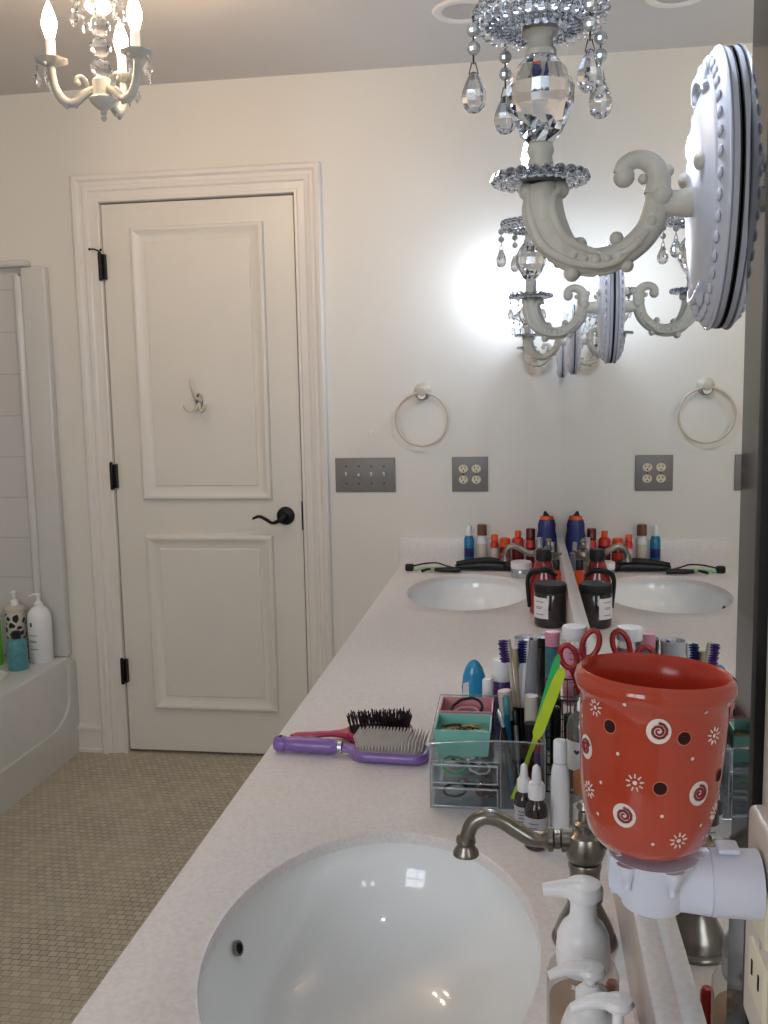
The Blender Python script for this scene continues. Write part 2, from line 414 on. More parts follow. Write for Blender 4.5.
# vanity: cabinet, counter, splash
XF = -.583; Y0 = -.35
cab = thing('vanity_cabinet', 'long white vanity cabinet under the pale stone counter', 'cabinet', (0, 0, 0))
MB().box(-.55, .004, Y0+.01, D-.002, .09, .11).box(-.55, -.53, Y0+.01, D-.002, .11, .7325).box(-.02, .004, Y0+.01, D-.002, .11, .7325).box(-.53, -.02, Y0+.01, Y0+.03, .11, .7325).box(-.53, -.02, D-.02, D-.002, .11, .7325).box(-.53, -.02, 1.95, 1.97, .11, .7325).box(-.49, .004, Y0+.01, D-.002, 0, .09).build('cabinet_body', M['trim'], cab, 0)
for k in range(6):
    y0 = Y0+.03+k*.616; y1 = y0+.59
    d = MB().box(-.568, -.5505, y0, y1, .11, .70, .003).build('cabinet_door', M['trim'], cab)
    MB().lathe([(0, 0), (.006, 0), (.005, -.012), (.013, -.018), (.012, -.026), (0, -.029)], 16, (-.568, y1-.04, .60), 'x').build('knob', M['nickel'], d)
SINKS = [(-.302, 1.02, .190, .272), (-.312, 2.972, .190, .275)]
mb = MB()
def plate_with_hole(mb, x0, x1, y0, y1, cx, cy, ax, ay, zt, zb):
    A = [2*PI*k/72 for k in range(72)]
    for X in (x0, x1):
        for Y in (y0, y1): A.append(math.atan2(Y-cy, X-cx) % (2*PI))
    A.sort(); n = len(A); vs = []
    def el(a, g=0):
        # ellipse point in the true direction a
        c, s = math.cos(a), math.sin(a); r = 1/math.sqrt((c/(ax+g))**2+(s/(ay+g))**2); return cx+c*r, cy+s*r
    def rc(a):
        c, s = math.cos(a), math.sin(a); t = 1e9
        if c > 1e-9: t = min(t, (x1-cx)/c)
        if c < -1e-9: t = min(t, (x0-cx)/c)
        if s > 1e-9: t = min(t, (y1-cy)/s)
        if s < -1e-9: t = min(t, (y0-cy)/s)
        return cx+c*t, cy+s*t
    R_ = [[(*rc(a), zb) for a in A], [(*rc(a), zt) for a in A], [(*el(a, .004), zt) for a in A], [(*el(a, .001), zt-.0015) for a in A], [(*el(a), zt-.005) for a in A], [(*el(a), zb) for a in A]]
    for r in R_: vs += r
    fs = []
    for i in range(6):
        j = (i+1) % 6
        for k in range(n): k2 = (k+1) % n; fs.append((i*n+k, i*n+k2, j*n+k2, j*n+k))
    mb.add(vs, fs)
ZB = .733
mb.box(XF, 0.004, Y0, .68, ZB, CZ).box(XF, 0.004, 1.36, 2.63, ZB, CZ).box(XF, 0.004, 3.31, D-.001, ZB, CZ)
plate_with_hole(mb, XF, .004, .68, 1.36, *SINKS[0], CZ, ZB)
plate_with_hole(mb, XF, .004, 2.63, 3.31, *SINKS[1], CZ, ZB)
tag(mb.build('countertop', M['quartz'], None, 30), 'long pale speckled stone countertop running to the far wall', 'countertop')
tag(MB().box(-.0205, .004, Y0, D-.021, CZ, .852, .0015).build('backsplash', M['quartz']), 'low pale stone backsplash ledge under the long mirror', 'backsplash')
tag(MB().box(XF, .004, D-.0205, D-.001, CZ, .852, .0015).build('backsplash', M['quartz']), 'short pale stone backsplash against the far wall under the outlet plate', 'backsplash')
def sink(cx, cy, ax, ay, label):
    s = thing('sink', label, 'sink', (cx, cy, ZB), 'undermount basins')
    k = ay/ax; pr = []
    for t in range(0, 17):
        a = t/16*PI/2; pr.append(((ax+.008)*(math.cos(a)**.62 if t < 16 else 0), -.155*math.sin(a)**1.05))
    pr[-1] = (.0, -.156)
    pr = [(ax+.03, -.0005), (ax+.008, -.0005)]+pr[1:]
    out = [(r+.012 if r > 0 else 0, z-.012) for r, z in pr[::-1]]
    out[-1] = (ax+.03, -.012)
    MB().lathe(pr+out+[pr[0]], 72, (0, 0, 0), 'z', 1, k).build('bowl', M['sink'], s)
    MB().lathe([(0, -.152), (.012, -.152), (.021, -.1515), (.023, -.154), (.020, -.1565), (0, -.157)], 28).build('drain', M['chrome'], s)
    o = MB().lathe([(0, 0), (.0075, 0), (.0095, .0015), (.0095, .003), (.007, .0035)], 20, (0, 0, 0), 'x')
    o.use(M['slot']).lathe([(0, .001), (.0065, .001)], 20, (0, 0, 0), 'x'); o.mats = [M['nickel'], M['slot']]
    o.mi = [0]*(len(o.mi)-20)+[1]*20
    ob = o.build('overflow_ring', None, s); ob.location = (-(ax+.008)*.935, .06, -.045); ob.rotation_euler = (0, math.radians(-20), math.radians(-12))
    return s
sink(*SINKS[0], 'large oval white undermount basin nearest the camera, below the near faucet')
sink(*SINKS[1], 'distant oval white undermount basin near the far wall')

# mirror
LEAN = .0037
def mx(y): return -LEAN*(y-.9)
mr = thing('wall_mirror', 'tall frameless wall mirror above the backsplash with a dark edge', 'mirror', (mx(0), 0, .854), rz=LEAN)
MB().box(0, .0055, .599, D-.004, 0, 1.5).build('mirror_glass', M['mirror'], mr, 0)
MB().add([(0, .599, 0), (0, .599, 1.5), (.0012, .556, 0), (.0012, .556, 1.5), (.0055, .599, 0), (.0055, .599, 1.5), (.0055, .556, 0), (.0055, .556, 1.5)], [(0,1,3,2), (4,5,7,6), (0,1,5,4), (2,3,7,6), (0,2,6,4), (1,3,7,5)]).build('bevelled_edge', M['bevel'], mr, 0)
MB().box(-.0008, .0055, .5445, .5555, 0, 1.5, .0004).build('edge_channel', M['softblack'], mr)

# ================================================================== SCONCES (origin on the mirror face, arm towards -x)
def sconce(label, loc):
    s = thing('wall_sconce', label, 'wall lamp', loc, 'crystal sconces along the mirror')
    # backplate: dark ring put in for the shaded gap, domed oval, pierced scalloped rim, two screw caps
    MB().lathe([(.0653, -.0002), (.0653, -.0010), (.05, -.0012), (.05, -.0002)], 72, (0, 0, 0), 'x', 1, 1.37).build('gap_shade_ring', M['softblack'], s)
    MB().lathe([(.045, -.0011), (.0648, -.0011), (.0652, -.0040), (.0640, -.0085), (.0600, -.0115), (.0540, -.0120), (.0490, -.0122), (.0430, -.0155), (.030, -.0180), (0, -.0190)], 72, (0, 0, 0), 'x', 1, 1.37).build('backplate', M['white_plate'], s)
    rm = MB(); E_ = 1.37
    for k in range(40):
        a = 2*PI*k/40; rm.ball((-.0115, .0590*math.cos(a), .0590*E_*math.sin(a)), .0042, 8, .45, 1, 1)
    rm.tube([(-.0122, .0525*math.cos(2*PI*k/24), .0525*E_*math.sin(2*PI*k/24)) for k in range(24)], .0016, 8, 2, True)
    rm.tube([(-.0060, .0652*math.cos(2*PI*k/24), .0652*E_*math.sin(2*PI*k/24)) for k in range(24)], .0012, 8, 2, True)
    for s_ in (-1, 1):      # acanthus crest at head and foot
        for dy in (-.014, 0, .014): rm.ball((-.0140, dy, s_*(.0640*E_/1.33+.006-abs(dy)*.35)), .0062, 10, .5, .8, 1.5)
        rm.tube([(-.014, -.020, s_*.062), (-.016, -.008, s_*.070), (-.016, .008, s_*.070), (-.014, .020, s_*.062)], .0028, 8)
    rm.build('rim_ornament', M['white_plate'], s)
    for y in (-.030, .030):
        MB().ball((-.0185, y, .014), .0058, 14, .8).build('screw_cap', M['white_enamel'], s)
    # arm
    a = MB()
    a.lathe([(0, -.018), (.0095, -.018), (.0100, -.022), (.0085, -.025), (.0082, -.040), (0, -.042)], 20, (0, 0, -.006), 'x')
    a.tube([(-.041, 0, .000), (-.040, 0, .011), (-.044, 0, .0195), (-.053, 0, .0235), (-.0615, 0, .0205), (-.0645, 0, .0140)], [.0088, .0080, .0070, .0060, .0058, .0056], 16)
    a.ball((-.0625, 0, .0125), .0072, 14)
    a.tube([(-.040, 0, .006), (-.041, 0, -.008), (-.047, 0, -.024), (-.062, 0, -.037), (-.082, 0, -.042), (-.100, 0, -.036), (-.111, 0, -.020), (-.1155, 0, -.002), (-.117, 0, .010)],
           [.0080, .0088, .0088, .0085, .0088, .0110, .0125, .0125, .0105], 18)
    # acanthus ribs along the arm
    for off in (-.006, .0, .006):
        a.tube([(-.041, off, -.016), (-.052-abs(off), off*1.2, -.036), (-.074, off*1.3, -.049+abs(off)*.6), (-.098, off*1.4, -.046+abs(off)*.6), (-.117, off*1.3, -.030), (-.127+abs(off)*.4, off, -.010), (-.126, off, .004)],
               [.0022, .0026, .0026, .0030, .0034, .0034, .002], 8)
    for yy in (-.0095, .0095):
        a.tube([(-.078, yy*.7, -.038), (-.098, yy, -.030), (-.108, yy*1.15, -.016), (-.110, yy, -.002), (-.105, yy*.8, .006)], [.002, .003, .0035, .003, .002], 8)
        a.tube([(-.044, yy*.6, -.020), (-.056, yy*.85, -.034), (-.070, yy*.8, -.041)], [.002, .003, .002], 8)
    for (x, z, r) in ((-.0965, -.0495, .0058), (-.0600, -.0455, .0048), (-.0915, -.0305, .0052), (-.0670, -.0275, .0048), (-.1265, .0060, .0062), (-.1045, .0060, .0060), (-.0340, .0150, .0042), (-.0500, .0105, .0036), (-.0385, -.002, .0088)):
        a.ball((x, 0, z), r, 12, 1, 1.4, 1)
    for k in range(15):      # small cast leaf tips wrapped round the tube
        t = k/14; q = math.radians(10+t*165); X, Z = -.0795+.0375*math.cos(q), -.004-.038*math.sin(q)
        for yy in (-1, 1): a.ball((X, yy*(.0072+.0025*t), Z), .0030+.0008*(k % 2), 8, 1, .8, 1)
    a.build('arm', M['white_enamel'], s, 60)
    cx = -.118
    # lower crystal dish
    b = MB(); b.lathe([(.006, .011), (.020, .0105), (.028, .013), (.0265, .016), (.016, .0145), (.006, .015)], 30, (cx, 0, 0))
    for k in range(22):
        q = 2*PI*k/22; b.ball((cx+.0295*math.cos(q), .0295*math.sin(q), .014), .0043, 8)
        q += .14; b.ball((cx+.021*math.cos(q), .021*math.sin(q), .0155), .0032, 6)
    b.build('lower_bobeche', M['crystal'], s, 30)
    MB().lathe([(0, .012), (.0095, .012), (.0098, .017), (.0078, .020), (.0090, .024), (.0078, .028), (.0095, .032), (.0085, .0365), (0, .0365)], 24, (cx, 0, 0)).build('collar', M['white_enamel'], s)
    # faceted crystal body
    pr = [(0, .037), (.0085, .037), (.0150, .0440), (.0222, .0600), (.0228, .0740), (.0165, .0860), (.0110, .0925), (0, .0925)]
    c = MB(); seg = 8; vs = []
    for i, (r, z) in enumerate(pr):
        for k in range(seg):
            q = 2*PI*(k+(.5 if i in (1, 2) else 0))/seg; vs.append((cx+r*math.cos(q), r*math.sin(q), z))
    fs = []
    for i in range(1, len(pr)-2):
        for k in range(seg):
            k2 = (k+1) % seg; A, B = i*seg, (i+1)*seg
            if i != 2: fs.append((A+k, A+k2, B+k2, B+k))
            elif i == 2: fs += [(A+k, A+k2, B+k), (A+k2, B+k2, B+k)]
            else: fs += [(A+k, A+k2, B+k2), (A+k, B+k2, B+k)]
    fs += [tuple(seg+k for k in range(seg)), tuple((len(pr)-2)*seg+k for k in range(seg))]
    c.add(vs, fs); c.build('crystal_body', M['crystal'], s, 0)
    MB().lathe([(0, .0925), (.0105, .0925), (.0110, .096), (.0085, .099), (.0085, .104), (.0120, .108), (.0120, .112), (0, .112)], 24, (cx, 0, 0)).build('collar', M['white_enamel'], s)
    b = MB(); b.lathe([(.008, .113), (.026, .113), (.040, .120), (.038, .123), (.024, .117), (.008, .117)], 30, (cx, 0, 0))
    for k in range(26):
        q = 2*PI*k/26; b.ball((cx+.041*math.cos(q), .041*math.sin(q), .1215), .0050, 8)
        q += .12; b.ball((cx+.032*math.cos(q), .032*math.sin(q), .1150), .0052, 6)
        q += .12; b.ball((cx+.023*math.cos(q), .023*math.sin(q), .1110), .0048, 6)
        q += .05; b.ball((cx+.040*math.cos(q), .040*math.sin(q), .1135), .0034, 6)
    b.build('upper_bobeche', M['crystal'], s, 30)
    MB().lathe([(0, .117), (.011, .117), (.011, .122), (.0080, .126), (.0078, .186), (.006, .188), (0, .188)], 24, (cx, 0, 0)).build('candle_sleeve', M['white'], s)
    MB().lathe([(0, .188), (.006, .188), (.0075, .194), (.0120, .206), (.0135, .217), (.0105, .232), (.0050, .246), (0, .252)], 20, (cx, 0, 0)).build('bulb', M['bulb'], s)
    for k, (ang, dz) in enumerate(((195, 0), (-48, .002), (122, -.002), (26, 0))):
        q = math.radians(ang); x, y = cx+.0455*math.cos(q), .0455*math.sin(q)
        p = MB().use(M['wire']).tube([(x, y, .118), (x, y, .1135+dz)], .0007, 6, 1)
        for z in (.109, .0975): p.use(M['bead']).ball((x, y, z+dz), .0046, 12)
        p.use(M['wire']).tube([(x, y, .105+dz), (x, y, .102+dz)], .0007, 6, 1).tube([(x, y, .093+dz), (x, y, .0875+dz)], .0007, 6, 1)
        p.tube([(x-.0012, y, .0885+dz), (x-.0030, y, .0815+dz), (x+.0030, y, .0815+dz), (x+.0012, y, .0885+dz)], .0005, 6, 1)
        p.use(M['crystal']).lathe([(0, .0830), (.0022, .0820), (.0052, .0765), (.0080, .0695), (.0085, .0655), (.0070, .0600), (.0036, .0568), (0, .0560)], 9, (x, y, dz))
        p.build('pendant', None, s, 0)
    return s
ZS = 1.504
sc = sconce('closest white sconce with crystal pendants, partly cut off at the top edge', (mx(.682)-.0003, .680, ZS+.0015))
dup(sc, (mx(1.492)-.0003, 1.492, ZS), 'white crystal sconce second from the camera, seen under the curved arm of the closest one')
dup(sc, (mx(2.56)-.0003, 2.56, ZS), 'small distant white crystal sconce, third along the mirror')
dup(sc, (mx(3.31)-.0003, 3.31, ZS), 'farthest white crystal sconce, beside the corner with the far wall')

# ================================================================== CHANDELIER
ch = thing('chandelier', 'small white candle chandelier with crystal pendants hanging near the door', 'chandelier', (-1.100, 2.2, CH))
o = 2.015-CH
MB().lathe([(0, 0), (.055, 0), (.055, -.006), (.03, -.022), (.008, -.03), (0, -.03)], 32).tube([(0, 0, -.03), (0, 0, o+.30)], .004, 10, 1).build('canopy_and_stem', M['white_enamel'], ch)
MB().lathe([(0, 0), (.004, .002), (.0075, .009), (.004, .015), (.008, .019), (.006, .024), (.012, .028), (.028, .042), (.032, .050), (.030, .054), (0, .054)], 28, (0, 0, o)).build('bottom_finial', M['white_enamel'], ch)
MB().lathe([(0, .054), (.022, .054), (.0225, .092), (.018, .096), (0, .096)], 28, (0, 0, o)).build('hub', M['white_enamel'], ch)
for z, r in ((.118, .026), (.165, .025), (.212, .026)):
    MB().lathe([(0, -r*.8), (r*.55, -r*.72), (r*.95, -r*.25), (r, 0), (r*.95, r*.25), (r*.55, r*.72), (0, r*.8)], 10, (0, 0, o+z)).build('crystal_ball', M['crystal'], ch, 0)
MB().lathe([(0, .235), (.012, .235), (.03, .25), (.028, .262), (.010, .27), (.008, .30), (0, .30)], 20, (0, 0, o)).build('crown', M['white_enamel'], ch)
def kite(mb, x, y, z, s, q=0):
    c, n = math.cos(q)*s, math.sin(q)*s
    mb.use(M['wire']).tube([(x, y, z+s*1.9), (x, y, z+s*1.2)], .0006, 6, 1)
    mb.use(M['bead']).ball((x, y, z+s*1.6), s*.26, 8)
    mb.use(M['crystal'])
    vs = [(x, y, z+s*1.2), (x, y, z-s*1.05), (x+c*.72, y+n*.72, z+.1*s), (x-c*.72, y-n*.72, z+.1*s), (x-n*.28, y+c*.28, z+.1*s), (x+n*.28, y-c*.28, z+.1*s)]
    mb.add(vs, [(0,2,4), (0,4,3), (0,3,5), (0,5,2), (1,4,2), (1,3,4), (1,5,3), (1,2,5)])
for k in range(8):
    q = 2*PI*k/8+.3; x, y = .056*math.cos(q), .056*math.sin(q)
    p = MB().use(M['crystal']).tube([(.02*math.cos(q), .02*math.sin(q), o+.258), (.042*math.cos(q), .042*math.sin(q), o+.272), (x, y, o+.250)], .003, 6, 4)
    for t in (.3, .6, .9): p.ball(((.02+.036*t)*math.cos(q), (.02+.036*t)*math.sin(q), o+.258+.01*math.sin(t*3)), .006, 8)
    kite(p, x, y, o+.222, .014, q); p.build('crown_pendant', None, ch, 0)
for ang in (196, -22, 88):
    q = math.radians(ang); c, n = math.cos(q), math.sin(q)
    def P(r, z): r *= .89; return (r*c, r*n, o+z)
    a = MB().tube([P(.020, .072), P(.045, .062), P(.072, .042), (P(.100, .046)), P(.118, .072), P(.124, .098), P(.125, .121)], [.009, .0105, .0095, .0105, .0095, .0085, .008], 12)
    a.tube([P(.036, .066), P(.040, .085), P(.050, .098), P(.062, .096), P(.064, .084)], [.007, .006, .006, .006, .0065], 10).ball(P(.062, .086), .008, 10)
    for r, z in ((.070, .034), (.098, .036), (.118, .092), (.112, .062), (.105, .055), (.092, .032)): a.ball(P(r, z), .0055, 8)
    a.build('arm', M['white_enamel'], ch, 60)
    MB().lathe([(0, .136), (.010, .137), (.034, .148), (.037, .152), (.033, .153), (.012, .146), (0, .146)], 32, (.111*c, .111*n, o-.017), wob=lambda t: 1+.06*math.cos(8*t)).build('drip_cup', M['white_enamel'], ch)
    MB().lathe([(0, .146), (.0125, .146), (.0120, .150), (.0105, .154), (.0105, .196), (0, .197)], 20, (.111*c, .111*n, o-.017)).build('candle_sleeve', M['white'], ch)
    MB().lathe([(0, .197), (.008, .197), (.011, .206), (.0165, .225), (.0165, .238), (.012, .255), (.005, .272), (0, .282)], 18, (.111*c, .111*n, o-.017)).build('bulb', M['bulbw'], ch)
    for m_, dq in enumerate((-1.3, 0, 1.3)):
        x, y = .111*c+.033*math.cos(q+dq), .111*n+.033*math.sin(q+dq)
        p = MB(); kite(p, x, y, o+.089, .018, q+dq+.8); p.build('pendant', None, ch, 0)

# ================================================================== WALL FITTINGS
sp = thing('switch_plate', 'wide gray metal plate with four white toggle switches beside the door casing', 'light switch', (-.7055, D, 1.082))
MB().box(-.110, .110, -.006, -.0005, -.062, .062, .002).build('plate', M['gray'], sp)
for k in range(4):
    x = -.069+k*.046
    f = MB().box(x-.005, x+.005, -.0075, -.005, -.011, .011, .0008).build('toggle_bezel', M['gray'], sp)
    MB().prism([(-.006, -.006), (-.017, (.006 if k != 1 else -.002)), (-.016, (.011 if k != 1 else .004)), (-.006, .005)], x-.0032, x+.0032, 'x').build('toggle', M['white'], f)
    for z in (-.031, .031): MB().lathe([(0, -.0075), (.0032, -.0068), (.0035, -.0058)], 12, (x, 0, z), 'y').build('screw', M['wire'], sp)
ow = thing('outlet_plate', 'square gray metal plate with four ivory electrical sockets on the far wall', 'wall outlet', (-.3275, D, 1.0825))
MB().box(-.064, .064, -.006, -.0005, -.062, .062, .002).build('plate', M['gray'], ow)
for x in (-.023, .023):
    MB().lathe([(0, -.0075), (.003, -.0068), (.003, -.0058)], 12, (x, 0, 0), 'y').build('screw', M['wire'], ow)
    for z in (-.0195, .0195):
        f = MB().use(M['ivory']).lathe([(.0001, -.0085), (.0160, -.0085), (.0168, -.006)], 28, (x, 0, z), 'y', 1, .86)
        f.use(M['slot']).box(x-.0075, x-.0050, -.0092, -.0080, z, z+.0085).box(x+.0050, x+.0075, -.0092, -.0080, z+.001, z+.0080).ball((x, -.0085, z-.0075), .0028, 8, 1, .3)
        f.build('socket', None, ow)
tr = thing('towel_ring', 'round white and nickel towel ring mounted above the outlet plate', 'towel ring', (-.493, D, 1.378))
MB().lathe([(0, -.0005), (.030, -.0005), (.031, -.006), (.026, -.012), (.014, -.018), (.012, -.034), (.016, -.040), (.015, -.048), (0, -.052)], 32, (0, 0, 0), 'y').build('mounting_rose', M['white_enamel'], tr)
MB().lathe([(0, -.03), (.015, -.03), (.018, -.034), (.015, -.038), (0, -.038)], 24, (0, 0, -.012), 'y').build('ring_socket', M['nickel'], tr)
MB().tube([(.093*math.sin(2*PI*k/40), -.036-.0*k, -.098+.093*math.cos(2*PI*k/40)) for k in range(40)], .0042, 10, 1, True).build('ring', M['beige'], tr)
tag(MB().lathe([(0, -.0025), (.006, -.0022), (.010, -.0005)], 20, (-.682, D, 1.233), 'y').build('wall_anchor', M['wall']), 'tiny filled screw anchor on the wall above the switch plate', 'wall anchor')
hk = thing('robe_hook', 'small white ornate double robe hook on the upper door panel', 'hook', (-1.318, D-.003, 1.36))
MB().lathe([(0, 0), (.018, 0), (.017, -.006), (.009, -.010), (0, -.011)], 24, (0, 0, 0), 'y', .8, 1.5).build('hook_base', M['nickel'], hk)
MB().tube([(0, -.008, .005), (-.006, -.030, .012), (-.010, -.045, .035), (-.014, -.050, .060), (-.016, -.044, .072)], [.007, .006, .0045, .004, .0045], 10).ball((-.016, -.044, .073), .0055, 10).build('upper_prong', M['white_enamel'], hk)
for s_ in (-1, 1):
    MB().tube([(0, -.008, -.010), (s_*.008, -.022, -.030), (s_*.022, -.040, -.040), (s_*.036, -.052, -.030), (s_*.040, -.054, -.018)], [.006, .005, .0045, .0045, .005], 10).ball((s_*.040, -.054, -.017), .006, 10).build('lower_prong', M['white_enamel'], hk)

# outlet on the right wall with the wax warmer
op = thing('wall_outlet', 'cream wall outlet at the right edge behind the red warmer', 'wall outlet', (.006, .480, 1.094))
MB().box(-.0145, -.0005, -.036, .036, -.060, .060, .004).build('plate', M['cream'], op)
for z in (-.0195, .0195):
    MB().use(M['ivory']).box(-.0165, -.012, -.0165, .0165, z-.0145, z+.0145, .0015).use(M['slot']).box(-.0170, -.0160, -.0080, -.0058, z-.002, z+.006).box(-.0170, -.0160, .0058, .0080, z-.002, z+.006).build('socket', None, op)
MB().lathe([(0, -.0158), (.003, -.0152), (.003, -.014)], 12, (0, 0, 0), 'x').build('screw', M['chrome'], op)

WX, WY = -.0625, .480
wm = thing('wax_warmer', 'brick red ceramic plug in wax warmer with white swirls', 'wax warmer', (WX, WY, 1.146))
# shade profile (outer), z from 0 (bottom) to .092
OUT = [(.0, .000), (.018, .0005), (.0245, .003), (.0295, .009), (.0324, .020), (.0345, .035), (.0358, .055), (.0365, .072), (.0368, .0800), (.0388, .0825), (.0400, .0865), (.0392, .0905), (.0370, .0925)]
INN = [(.0348, .0905), (.0338, .080), (.0325, .055), (.0305, .035), (.027, .015), (.020, .008), (0, .007)]
sh = MB().use(M['red']).lathe(OUT, 72)
sh.use(M['redin']).lathe([OUT[-1]]+INN, 72)
def Rz(z):
    for (r0, z0_), (r1, z1_) in zip(OUT, OUT[1:]):
        if z0_ <= z <= z1_: return r0+(r1-r0)*(z-z0_)/(z1_-z0_+1e-9)
    return .036
def onsurf(a, z, lift): r = Rz(z)+lift; return (r*math.cos(a), r*math.sin(a), z)
def disc(mb, m, a0, z0_, ru, rv, lift, n=20, inner=0):
    mb.use(m); R0 = Rz(z0_)
    def pt(t, f): return onsurf(a0+f*ru*math.cos(t)/R0, z0_+f*rv*math.sin(t), lift)
    steps = [inner] if inner else []
    vs = []; fs = []
    if inner:
        for f in (inner, 1): vs += [pt(2*PI*k/n, f) for k in range(n)]
        fs = [(k, (k+1) % n, n+(k+1) % n, n+k) for k in range(n)]
    else:
        vs = [onsurf(a0, z0_, lift)]
        for f in (.5, 1): vs += [pt(2*PI*k/n, f) for k in range(n)]
        fs = [(0, 1+k, 1+(k+1) % n) for k in range(n)]+[(1+k, 1+(k+1) % n, 1+n+(k+1) % n, 1+n+k) for k in range(n)]
    mb.add(vs, fs)
def aof(px, zz):
    px += max(0, .0728-zz)/.000573*.09
    """azimuth on the shade for an offset across the front"""
    return -PI/2+math.asin(max(-.98, min(.98, (px*.000503)/Rz(zz))))-.10
def zof(py, px=657):
    d = (px-657)/70; e = (7+15*d*d*(1 if d < 0 else .2))*max(0, min(1, (825-py)/95))
    return .0758-(py+e-730)*.000573
def spiral(px, py, sw=1):
    z = zof(py, px); a = aof(px-657, z)
    disc(sh, M['motif'], a, z, .0058, .0062, .00018)
    sh.use(M['maroon']); pts = []
    for k in range(22):
        t = k/21; r = .0006+.0036*t; q = 4.2*PI*t*sw+1
        pts.append(onsurf(a+r*math.cos(q)/Rz(z), z+r*math.sin(q), .00030))
    sh.tube(pts, [.00035+.00035*min(1, k/8) for k in range(22)], 6, 1)
def hole(px, py):
    z = zof(py, px); a = aof(px-657, z)
    disc(sh, M['holering'], a, z, .0037, .0037, .00016, inner=.84); disc(sh, M['hole'], a, z, .0032, .0032, .0002)
def sun(px, py):
    z = zof(py, px); a = aof(px-657, z); disc(sh, M['motif'], a, z, .0011, .0011, .0003, 10)
    sh.use(M['motif'])
    for k in range(9):
        q = 2*PI*k/9+.2
        sh.tube([onsurf(a+r*math.cos(q)/Rz(z), z+r*math.sin(q), .0002) for r in (.0024, .0044)], [.0005, .0003], 6, 1)
def dot(px, py): z = zof(py, px); disc(sh, M['motif'], aof(px-657, z), z, .0009, .0009, .0003, 10)
for p in ((660,730,1), (696,788,1), (626,814,1), (591,752,-1)): spiral(*p)
for p in ((615,728), (683,735), (660,783), (716,776)): hole(*p)
for p in ((601,712), (637,780), (593,799), (711,734), (711,813), (676,833)): sun(*p)
for p in ((628,708), (584,693), (588,721), (702,712), (723,706), (622,754), (690,754), (720,755), (605,786), (661,809), (652,837), (697,821), (703,835), (601,822), (716,793)): dot(*p)
for k in range(7):      # the pattern carries on round the back
    z = .03+.045*((k*37) % 10)/10; a = PI/2+(-1.2+.4*k)
    disc(sh, M['motif'], a, z, .0058, .0062, .00018)
sho = sh.build('ceramic_shade', None, wm, 50)
sho.rotation_euler = (-.045, .045, 0); sho.location = (-.0040, 0, -.0025)
# plug body
b = MB()
b.lathe([(0, -.0385), (.009, -.0375), (.0155, -.033), (.0188, -.024), (.0188, -.013), (.0215, -.008), (.0225, -.0050), (0, -.0050)], 36)
b.lathe([(0, -.005), (.0150, -.002), (.0150, .006), (.0155, .016), (.0165, .026), (.0168, .0272), (.0160, .0275), (.0160, .0282), (.0168, .0286), (.0172, .052), (0, .0525)], 36, (0, 0, -.0200), 'x')
b.prism([(-.0225, -.006), (-.0165, -.004), (-.014, -.026), (-.016, -.028), (-.0225, -.022)], -.007, .007, 'y')
body = b.build('plug_housing', M['warmplug'], wm, 35)
MB().box(.031, .042, -.006, .006, -.0025, .0005, .0012).build('switch_tab', M['warmplug'], wm)
MB().lathe([(0, -.0225), (.0075, -.0225), (.0080, -.0205), (.0075, -.016), (0, -.0155)], 22, (.001, 0, -.020), 'x', wob=lambda t: 1+.06*math.cos(11*t)).build('dial', M['warmplug'], wm)
lf = MB()
for (a0, w_) in ((-PI/2+.35, .0075), (-PI/2-.75, .006)):
    c, n = math.cos(a0), math.sin(a0)
    pts = [(.0210*c, .0210*n, -.0055), (.0215*c, .0215*n, -.010), (.0205*c, .0205*n, -.015), (.0212*c, .0212*n, -.0185)]
    lf.tube(pts, [.0055, .0035, .0016, .0020], 10, 5)
lf.build('leaf_brackets', M['warmplug'], wm, 60)

# ================================================================== FAUCETS
def faucet(label, loc):
    f = thing('faucet', label, 'faucet', loc, 'brushed nickel basin faucets')
    MB().lathe([(0, 0), (.036, 0), (.037, .003), (.036, .006), (.033, .008), (.0335, .012), (.030, .022), (.024, .034), (.0195, .044), (.0185, .048), (.0205, .051), (.0205, .055), (.0175, .058), (.0165, .070), (.0175, .086), (.0190, .092), (.0175, .096), (0, .097)], 40).build('bell_base', M['nickel'], f)
    MB().lathe([(0, .094), (.013, .094), (.0195, .099), (.0228, .109), (.0228, .119), (.0195, .128), (.012, .132), (.009, .135), (.0125, .138), (.0125, .141), (.008, .144), (.0085, .150), (.0070, .156), (.010, .160), (.0075, .166), (0, .169)], 36).build('valve_body', M['nickel'], f)
    MB().lathe([(0, -.012), (.0130, -.014), (.0135, -.026), (.0105, -.028), (.0105, -.034), (.0135, -.036), (.0140, -.041), (.0105, -.045), (.0085, -.050), (0, -.051)], 30, (0, 0, .120), 'x').build('spout_collar', M['nickel'], f)
    MB().tube([(-.045, 0, .120), (-.060, 0, .120), (-.078, 0, .130), (-.095, 0, .140), (-.112, 0, .143), (-.126, 0, .135), (-.132, 0, .122), (-.133, 0, .114)], [.0088, .0090, .0092, .0090, .0090, .0088, .0085, .0082], 20).build('spout', M['nickel'], f)
    MB().lathe([(0, .096), (.010, .096), (.0150, .097), (.0145, .101), (.0105, .107), (.0100, .110), (.0115, .112), (.0110, .117), (.0070, .120)], 28, (-.1345, 0, 0)).build('spout_nozzle', M['nickel'], f)
    MB().tube([(.016, 0, .116), (.028, 0, .117), (.036, -.004, .120)], [.0070, .0045, .004], 12).ball((.0355, -.004, .1205), .0055, 10).build('lever', M['nickel'], f)
    return f
fa = faucet('brushed nickel faucet with curved spout over the nearest basin', (-.062, 1.045, CZ))
dup(fa, (-.060, 2.972, CZ), 'small distant nickel faucet with curved spout over the far basin')

